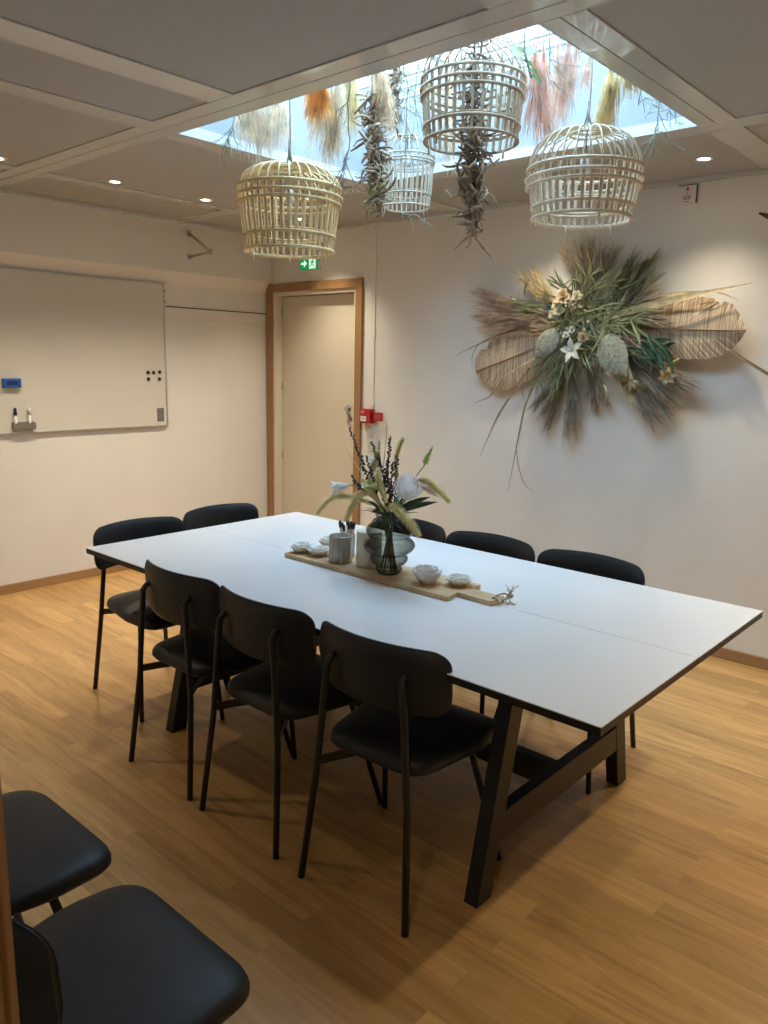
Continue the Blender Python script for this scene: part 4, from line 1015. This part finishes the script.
# foliage collar
r = stemthing('foliage_collar', 'dark green leaves filling the mouth of the vase', 'foliage')
random.seed(77); a = MB()
for i in range(34):
    q = ru(0, 2*PI); e = ru(.1, 1.0); o_ = Vector((VX+math.cos(q)*.02, VY+math.sin(q)*.02, VT-.005)); d_ = Vector((math.cos(q), math.sin(q), ru(.1, 1.2))).normalized(); L_ = ru(.05, .105)
    a.ribbon(bez(o_, o_+d_*L_*.6+Vector((0, 0, .02)), o_+d_*L_, 5), [.003, .008, .010, .007, .001], d_.cross(Vector((0, 0, 1))), fold=.25)
for tip in ((437, 502), (430, 497), (371, 512), (410, 505)):
    T = vp(*tip, -.01); o_ = Vector((VX, VY, VT)); a.ribbon(bez(o_, o_.lerp(T, .5)+Vector((0, 0, .015)), T, 6), [.003, .008, .011, .011, .008, .001], (0, 0, 1), fold=.2)
part(a, 'leaves', DGREEN, r)
a = MB()
for i in range(7):
    q = i*2.4; a.tube([Vector((VX+math.cos(q)*.034, VY+math.sin(q)*.034, TB+.010)), Vector((VX-math.cos(q)*.02, VY-math.sin(q)*.02, VT-.01))], .0028, 6)
part(a, 'stems', STEM, r)

# ================================================================== WALL WREATH
def w(u, v, off=.06): return at(u, v, 1, YB-off)
W0 = w(575, 325, 0.0); wr = thing('wall_wreath', (W0.x, YB-.001, W0.z), 'large dried wall arrangement of woven palm leaves, grasses and cream flowers', 'wreath')
PALM = bpy.data.materials.new('woven_palm'); PALM.use_nodes = True; nt = PALM.node_tree; N = nt.nodes; Lk = nt.links
tc = N.new('ShaderNodeTexCoord'); mp = N.new('ShaderNodeMapping'); mp.inputs['Scale'].default_value = (150, 1, 5); nz = N.new('ShaderNodeTexNoise'); nz.inputs['Scale'].default_value = 1.0; nz.inputs['Detail'].default_value = 5; nz.inputs['Distortion'].default_value = .3
rp = N.new('ShaderNodeValToRGB'); rp.color_ramp.elements[0].position = .36; rp.color_ramp.elements[0].color = (.27, .185, .115, 1); rp.color_ramp.elements[1].position = .62; rp.color_ramp.elements[1].color = (.66, .51, .35, 1)
Lk.new(tc.outputs['Object'], mp.inputs[0]); Lk.new(mp.outputs[0], nz.inputs['Vector']); Lk.new(nz.outputs['Fac'], rp.inputs[0]); Lk.new(rp.outputs[0], N['Principled BSDF'].inputs['Base Color']); N['Principled BSDF'].inputs['Roughness'].default_value = .75
bp = N.new('ShaderNodeBump'); bp.inputs['Distance'].default_value = .004; bp.inputs['Strength'].default_value = .6; Lk.new(nz.outputs['Fac'], bp.inputs['Height']); Lk.new(bp.outputs[0], N['Principled BSDF'].inputs['Normal'])
RIB = mat('palm_rib', (.36, .23, .13), .6, .2); 
def palm_leaf(rib, top, bot, off0, off1):
    """rib: pixel line of the midrib; top/bot: pixel outlines left to right; strips are woven across"""
    n = 90; a = MB(); random.seed(int(rib[0][0]))
    def lerp_line(pts, t):
        k = t*(len(pts)-1); i = min(int(k), len(pts)-2); f = k-i
        return (pts[i][0]+(pts[i+1][0]-pts[i][0])*f, pts[i][1]+(pts[i+1][1]-pts[i][1])*f)
    prev = None
    for i in range(n+1):
        t = i/n; off = off0+(off1-off0)*t
        T = w(*lerp_line(top, t), off-.010+ru(-.003, .003)); Bm = w(*lerp_line(bot, t), off-.010+ru(-.003, .003)); Cc = w(*lerp_line(rib, t), off)
        j = ru(-.006, .006); T = Cc+(T-Cc)*(1+j*2); Bm = Cc+(Bm-Cc)*(1-j*2)
        cur = [T, Cc.lerp(T, .5)+Vector((0, -.004, 0)), Cc, Cc.lerp(Bm, .5)+Vector((0, -.004, 0)), Bm]
        if prev:
            vs = prev+cur; bk = [v+Vector((0, .003, 0)) for v in vs]
            fs = [(k, k+1, k+6, k+5) for k in range(4)]; fs2 = [tuple(10+z for z in f[::-1]) for f in fs]
            sides = [(0, 5, 15, 10), (4, 14, 19, 9)]
            a.add(vs+bk, fs+fs2+sides)
        prev = cur
    part(a, 'palm_leaf', PALM, wr, 'flat brown woven palm leaf')
    a = MB(); a.tube([w(*lerp_line(rib, t/8), off0+(off1-off0)*t/8+.004) for t in range(9)], [.005]*6+[.004, .003, .002], 6); part(a, 'midrib', RIB, wr)
palm_leaf([(600, 325), (640, 328), (680, 329), (715, 330), (746, 330)], [(612, 318), (640, 304), (665, 298), (690, 296), (715, 298), (720, 304), (722, 306), (724, 301), (732, 304), (741, 316), (746, 329)],
          [(612, 336), (640, 346), (660, 354), (682, 359), (705, 359), (722, 355), (735, 346), (742, 338), (746, 331)], .07, .13)
palm_leaf([(560, 340), (530, 350), (505, 360), (476, 371)], [(560, 316), (540, 322), (515, 330), (498, 336), (489, 342), (487, 349), (480, 350), (476, 358), (475, 370)],
          [(560, 362), (540, 374), (525, 382), (505, 390), (492, 388), (483, 381), (477, 374), (475, 371)], .06, .08)
# grass fans
WM = dict(brown=plant_mat('brown_grass', (.46, .35, .24), .1), dust=plant_mat('dusty_grass', (.52, .43, .32), .1), pinkish=plant_mat('pinkish_grass', (.54, .41, .31), .1), olive=plant_mat('olive_grass', (.29, .26, .15), .1), dark=plant_mat('dark_grass', (.13, .11, .08), .1), tan2=plant_mat('tan_grass', (.66, .54, .32), .1), grey=plant_mat('greybrown_grass', (.40, .33, .25), .1))
def fan(base, tips, m_, n=420, L=.15, off=(.05, .10), spread=.028, wd=.0030, fan_=.16, label=None):
    a = MB(); 
    for i in range(max(1, len(tips))):
        b0 = w(*base, off[0]); t0 = w(*tips[i], ru(off[0]+.01, off[1]))
        strands(a, b0.lerp(t0, .08), t0, spread, n//len(tips), L, wd, fan=fan_)
        a.tube(bez(b0, b0.lerp(t0, .5), b0.lerp(t0, .9), 4), .002, 5)
    part(a, 'grass_fan', WM[m_], wr, label)
random.seed(50)
fan((560, 318), [(478, 292), (484, 302), (480, 314), (488, 324), (500, 330), (492, 298), (505, 310)], 'pinkish', 2600, .16, (.05, .12), .035)
fan((560, 318), [(520, 275), (528, 282), (536, 274), (545, 290)], 'tan2', 620, .12, (.05, .10), .04)
fan((590, 300), [(566, 256), (572, 262), (580, 252), (590, 248), (600, 256), (606, 266), (612, 256)], 'dust', 1700, .14, (.04, .11), .03)
fan((590, 305), [(568, 250), (570, 262)], 'grey', 420, .10, (.08, .10), .018)
fan((605, 305), [(630, 262), (641, 268), (646, 282), (636, 292), (625, 276), (650, 262)], 'olive', 1300, .14, (.04, .10), .022)
fan((610, 310), [(645, 290), (640, 300), (655, 300), (650, 318), (668, 325)], 'grey', 900, .15, (.10, .14), .03)
fan((575, 355), [(545, 412), (536, 405), (548, 425), (566, 435), (572, 425), (576, 412)], 'grey', 1900, .14, (.04, .10), .022)
fan((575, 355), [(560, 380), (552, 395)], 'olive', 420, .12, (.08, .12), .02)
fan((590, 360), [(588, 395), (594, 402), (600, 392), (605, 400)], 'brown', 900, .12, (.04, .08), .02)
fan((610, 345), [(690, 382), (684, 388), (672, 398), (660, 392), (645, 408), (650, 415), (664, 410), (640, 395)], 'grey', 3000, .17, (.04, .11), .035)
fan((610, 350), [(632, 398), (625, 388), (638, 385)], 'tan2', 520, .12, (.08, .10), .03)
fan((600, 330), [(650, 345), (640, 355), (655, 362), (630, 340)], 'brown', 900, .15, (.10, .13), .03)
fan((575, 330), [(540, 330), (530, 320), (545, 345)], 'brown', 700, .13, (.10, .13), .03)
# long blades
STRAW = plant_mat('straw_blade', (.52, .44, .27), .15); BROWNB = plant_mat('brown_blade', (.33, .235, .14), .1)
def blade(pts, wd, m_, off=(.09, .12), name='long_blade'):
    n = len(pts); P_ = [w(u, v, off[0]+(off[1]-off[0])*i/(n-1)) for i, (u, v) in enumerate(pts)]
    full = []
    for i in range(n-1):
        for k in range(4): full.append(P_[i].lerp(P_[i+1], k/4))
    full.append(P_[-1]); m2 = len(full)
    # smooth
    for _ in range(2): full = [full[0]]+[(full[i-1]+full[i]*2+full[i+1])/4 for i in range(1, m2-1)]+[full[-1]]
    a = MB(); a.ribbon(full, [wd*math.sin(PI*min(.97, .25+.75*i/(m2-1)))+.0005 for i in range(m2)], (0.1, .1, 1) if abs((P_[-1]-P_[0]).x) > abs((P_[-1]-P_[0]).z) else (1, .1, 0), fold=.3)
    part(a, name, m_, wr)
blade([(606, 318), (640, 308), (690, 296), (752, 283)], .020, STRAW, (.14, .16))
blade([(630, 300), (670, 294), (718, 292), (738, 286)], .010, STRAW, (.12, .13))
blade([(690, 292), (720, 292), (738, 300)], .003, BROWNB, (.11, .11))
blade([(628, 316), (622, 308), (642, 288), (645, 286)], .012, mat('black_leaf', (.02, .018, .014), .6), (.12, .15))
blade([(555, 330), (510, 333), (480, 343), (455, 356)], .006, BROWNB)
blade([(500, 335), (480, 342), (472, 354), (472, 366)], .003, BROWNB)
blade([(540, 355), (515, 370), (498, 380)], .008, STRAW, (.13, .13))
blade([(505, 375), (495, 390), (490, 397), (474, 403)], .005, BROWNB)
blade([(530, 368), (515, 390), (498, 415), (480, 456)], .009, BROWNB)
blade([(536, 382), (525, 405), (520, 430), (516, 450), (508, 491)], .006, BROWNB)
blade([(516, 445), (518, 465), (524, 485), (533, 491)], .0025, BROWNB, (.12, .12))
blade([(514, 380), (522, 390), (524, 401)], .004, BROWNB, (.12, .12))
blade([(527, 283), (524, 292), (526, 297)], .005, WM['dark'], (.11, .11))
blade([(576, 296), (574, 285), (572, 262)], .003, WM['dark'], (.12, .12))
blade([(556, 300), (546, 285), (533, 272)], .004, STRAW, (.12, .13))
for pts in ([(590, 262), (586, 250), (592, 238)], [(582, 258), (578, 246), (570, 242)], [(598, 258), (604, 246), (612, 250)], [(588, 270), (596, 255), (590, 246), (584, 240)]): blade(pts, .0035, STRAW, (.10, .12), 'curly_blade')
# narrow green foliage
random.seed(61)
VG = [mat('willow_green', (.18, .20, .10), .5, .4, 20, transl=.15), mat('dry_green', (.34, .36, .18), .6, .3, 20, transl=.15), DGREEN]
def sprays(c, n, L, dirs, mi, wd=.006, off=.13, rad=12, name='green_foliage'):
    a = MB()
    for i in range(n):
        cx_, cy_ = c[0]+ru(-rad, rad), c[1]+ru(-rad, rad)*.8; q = dirs[0]+ru(-1, 1)*dirs[1]; l = L*1.45*ru(.6, 1.15); bend = ru(-.5, .5)
        p0 = w(cx_, cy_, off+ru(-.03, .03)); d_ = Vector((math.cos(q), -.35*rnd(), math.sin(q))); s_ = Vector((-math.sin(q), 0, math.cos(q)))
        p1 = p0+d_*l*.5+s_*bend*l*.3; p2 = p0+d_*l+Vector((0, 0, -.1*l)); a.ribbon(bez(p0, p1, p2, 6), [wd*.3, wd*.8, wd, wd*.9, wd*.6, wd*.05], s_, fold=.35)
    part(a, name, VG[mi], wr)
sprays((600, 302), 30, .09, (.6, 1.5), 0, .004, rad=20); sprays((615, 320), 40, .13, (.1, 1.2), 1, rad=18); sprays((575, 300), 26, .10, (1.8, 1.2), 0, rad=16)
sprays((560, 350), 46, .11, (-1.9, .8), 0, .0035, rad=16); sprays((548, 375), 40, .10, (-1.8, .7), 0, .003, rad=12); sprays((585, 335), 34, .11, (-.5, 2.6), 1, .005, rad=22)
sprays((640, 345), 22, .10, (-.3, .6), 2, .010, rad=14); sprays((660, 352), 10, .07, (-.4, 1.4), 2, .010, rad=8); sprays((535, 308), 16, .11, (2.9, .3), 0, .009, .11, rad=10); sprays((578, 318), 30, .09, (0, 3.1), 2, .010, .09, rad=18)
sprays((590, 318), 90, .12, (0, 3.1), 0, .006, .12, rad=24); sprays((595, 325), 60, .12, (0, 3.1), 1, .005, .13, rad=24); sprays((585, 345), 50, .10, (-1.5, 1.2), 0, .005, .11, rad=22)
sprays((600, 285), 22, .09, (1.2, 1.0), 1, .004, rad=18); sprays((636, 285), 9, .11, (.9, .3), 0, .005, rad=8)
# looping pale grass
for (cu, cv, R_, q0, q1) in ((600, 325, .10, 2.6, 5.4), (612, 312, .12, 1.4, 3.0), (585, 338, .09, 3.3, 6.0), (572, 290, .08, .6, 2.9), (610, 300, .11, 1.0, 2.8)):
    c0 = w(cu, cv, .16); a = MB(); pts = [c0+Vector((math.cos(q)*R_, -.02*math.sin(q*2), math.sin(q)*R_*.7)) for q in [q0+(q1-q0)*i/11 for i in range(12)]]
    a.tube(pts, [.003]+[.006]*9+[.004, .002], 6, flat=.5); part(a, 'looping_grass', VG[1], wr)
# velvety grey leaves
VEL = mat('velvet_leaf', (.29, .30, .23), .8, .3, 60, bump=.3, transl=.1); VEIN = mat('leaf_vein', (.40, .41, .32), .7)
def broad_leaf(c, R_, q, off, name='velvet_leaf'):
    c0 = w(*c, off); ax = Vector((math.cos(q), -.1, math.sin(q))).normalized(); s_ = Vector((0, -1, 0)).cross(ax).normalized(); vs = []; n, m2 = 14, 6; a = MB()
    for i in range(n+1):
        t = i/n; hw_ = R_*.62*math.sin(PI*min(1, t*.93+.07))**.75*(1-.35*t)+.001
        for j in range(-m2//2, m2//2+1):
            f = j/(m2/2); ser = 1+.05*math.sin(t*40)*abs(f)
            vs.append(c0+ax*(t*2-1)*R_*.8+s_*hw_*f*ser+Vector((0, -1, 0))*(-.012*f*f+.01*math.sin(PI*t)+.002*math.sin(t*30)*abs(f)))
    fs = [(i*(m2+1)+j, i*(m2+1)+j+1, (i+1)*(m2+1)+j+1, (i+1)*(m2+1)+j) for i in range(n) for j in range(m2)]
    a.add(vs, fs, 0, True); part(a, name, VEL, wr)
    a = MB(); up_ = Vector((0, -.014, 0)); a.tube([c0+ax*(t*2-1)*R_*.8+up_ for t in (0, .3, .6, .95)], .0012, 4)
    for k in range(1, 6):
        t = k/7; b0 = c0+ax*(t*2-1)*R_*.8+up_
        for sgn in (-1, 1): a.tube([b0, b0+ax*R_*.28+s_*sgn*R_*.38*(1-.4*t)+Vector((0, .006, 0))], .0009, 4)
    part(a, 'leaf_veins', VEIN, wr)
broad_leaf((614, 357), .165, -.9, .19); broad_leaf((545, 345), .125, 4.1, .17); broad_leaf((622, 372), .10, -.6, .15)
# flowers
CRM = mat('cream_petal', (.72, .64, .42), .6, .12, 20, transl=.2); WHT = mat('offwhite_petal', (.70, .68, .60), .6, .1, 20, transl=.2); YEL = mat('peach_petal', (.66, .52, .32), .6, .15, 20, transl=.2)
def rose(c, R_, m_, off=.21, name='cream_flower'):
    c0 = w(*c, off); a = MB(); random.seed(int(c[0]*7+c[1])); ax = Vector((ru(-.3, .3), -1, ru(-.1, .4))).normalized(); s1 = ax.orthogonal().normalized(); s2 = ax.cross(s1)
    for k in range(16):
        q = k*2.4; rr = R_*(.15+.85*(k/16)); rad = s1*math.cos(q)+s2*math.sin(q)
        a.ribbon([c0-ax*R_*.3, c0+rad*rr*.5+ax*R_*.05, c0+rad*rr*.95+ax*R_*(.35-.3*k/16)], [R_*.10, R_*.42, R_*.22], ax.cross(rad), fold=.35)
    part(a, name, m_, wr)
for c, R_, m_ in (((563, 297), .064, YEL), ((559, 310), .046, CRM), ((577, 296), .040, CRM), ((553, 315), .034, CRM), ((572, 330), .030, WHT), ((566, 335), .026, WHT), ((573, 302), .034, CRM), ((583, 337), .038, YEL), ((556, 305), .036, CRM)): rose(c, R_, m_)
def star(c, R_, m_, off, ax, n=6, deep=.5, name='lily_flower'):
    c0 = w(*c, off); a = MB(); ax = Vector(ax).normalized(); s1 = ax.orthogonal().normalized(); s2 = ax.cross(s1)
    for k in range(n):
        q = 2*PI*k/n+.4; rad = s1*math.cos(q)+s2*math.sin(q)
        a.ribbon([c0-ax*R_*deep, c0-ax*R_*deep*.4+rad*R_*.22, c0+rad*R_*.55, c0+rad*R_+ax*R_*-.05], [R_*.10, R_*.22, R_*.24, R_*.01], ax.cross(rad), fold=.25)
    a.tube([c0-ax*R_*deep, c0+ax*R_*.25], R_*.05, 6); part(a, name, m_, wr)
star((571, 350), .078, WHT, .21, (-.1, -1, .1), 5, .3); star((667, 377), .055, CRM, .18, (.25, -.8, -.45), 6, 1.8); star((512, 301), .045, CRM, .13, (-.8, -.5, .2), 6, 1.6)
# buds and seeds
a = MB()
for (u, v) in ((575, 308), (579, 305), (570, 306), (567, 329), (561, 333), (588, 322), (584, 330)): a.blob(w(u, v, .19), .009)
part(a, 'white_buds', WHT, wr)
a = MB(); a.blob(w(674, 362, .15), (.010, .010, .034), M4=Matrix.Rotation(1.0, 4, 'Y')); part(a, 'green_bud', mat('bud_green', (.30, .36, .08), .5, .2), wr)
a = MB()
for i in range(14):
    q = ru(-2.2, .2); c0 = w(630, 382, .13); a.tube(bez(c0, c0+Vector((math.cos(q)*.03, -.01, math.sin(q)*.03+.01)), c0+Vector((math.cos(q)*.055, 0, math.sin(q)*.05)), 5), [.004, .004, .003, .003, .002], 5)
a.tube([w(u, v, .13) for u, v in ((606, 373), (612, 378), (620, 380), (630, 382))], .004, 5); a.tube([w(u, v, .13) for u, v in ((604, 385), (607, 392), (606, 400))], .004, 5)
part(a, 'cream_seed_head', CRM, wr)
a = MB(); a.tube([w(570, 328, .0), w(572, 326, .12)], .012, 8); a.blob(w(575, 325, .06), (.12, .05, .08), n=12, k=8); part(a, 'moss_core', WM['dark'], wr)
# second arrangement, mostly outside the frame
W1 = at(800, 330, 1, YB); wr2 = thing('wall_wreath', (W1.x, YB-.001, W1.z), 'brown dried leaf tips of a second arrangement at the right picture edge', 'wreath')
def blade2(pts, wd, m_, off=.10, nm='long_blade'):
    P_ = [at(u, v, 1, YB-off) for u, v in pts]; full = []
    for p, q in zip(P_, P_[1:]): full += [p.lerp(q, k/4) for k in range(4)]
    full.append(P_[-1]); a = MB(); a.ribbon(full, [wd*(.35+.65*min(1, i/4)) for i in range(len(full))], (.1, 0, 1), fold=.4); part(a, nm, m_, wr2)
blade2([(731, 349), (738, 356), (748, 362), (768, 374), (800, 385)], .008, BROWNB); blade2([(759, 213), (770, 217), (790, 225), (800, 300)], .013, mat('bark_leaf', (.09, .06, .04), .7, .3))
a = MB(); a.tube([(W1.x, YB-.001, W1.z), (W1.x, YB-.12, W1.z)], .02, 8); a.blob((W1.x, YB-.07, W1.z), (.12, .05, .12), n=12, k=8); part(a, 'moss_core', WM['dark'], wr2)
a = MB(); random.seed(3)
for i in range(5):
    q = ru(-1, 1); b0 = Vector((W1.x, YB-.06, W1.z)); strands(a, b0, b0+Vector((math.cos(q)*.4, -.03, math.sin(q)*.4)), .03, 150, .14, .0022, fan=.2)
part(a, 'grass_fan', WM['dust'], wr2)

# pieces that sit on another part become its sub-parts
SUBS = {'midrib': 'palm_leaf', 'leaf_veins': 'velvet_leaf', 'arrow': 'green_panel', 'doorway_symbol': 'green_panel', 'running_figure': 'green_panel', 'clip': 'channel', 'plate_mark': 'press_plate',
        'printed_lines': 'plate', 'red_print': 'plate', 'rocker': 'plate', 'lamp_holder': 'cord', 'grip_inset': 'grip', 'handle_hole': 'board', 'frayed_ends': 'knot', 'wick': 'wax', 'hinge_clip': 'frame', 'printed_sticker': 'writing_surface', 'yellow_moss': 'core_cord'}
bpy.context.view_layer.update()
last = {}
for o in list(C.objects):
    if o.parent is None: continue
    nm = o.name.split('.')[0]
    last.setdefault(o.parent, []).append(o)
for root, ch in last.items():
    if root.parent is not None: continue
    ch = sorted(ch, key=lambda q: ORDER.get(q.name, 0))
    for i, o in enumerate(ch):
        want = SUBS.get(o.name.split('.')[0])
        if want:
            prev = [q for q in ch[:i] if q.name.split('.')[0] == want]
            if prev: o.parent = prev[-1]
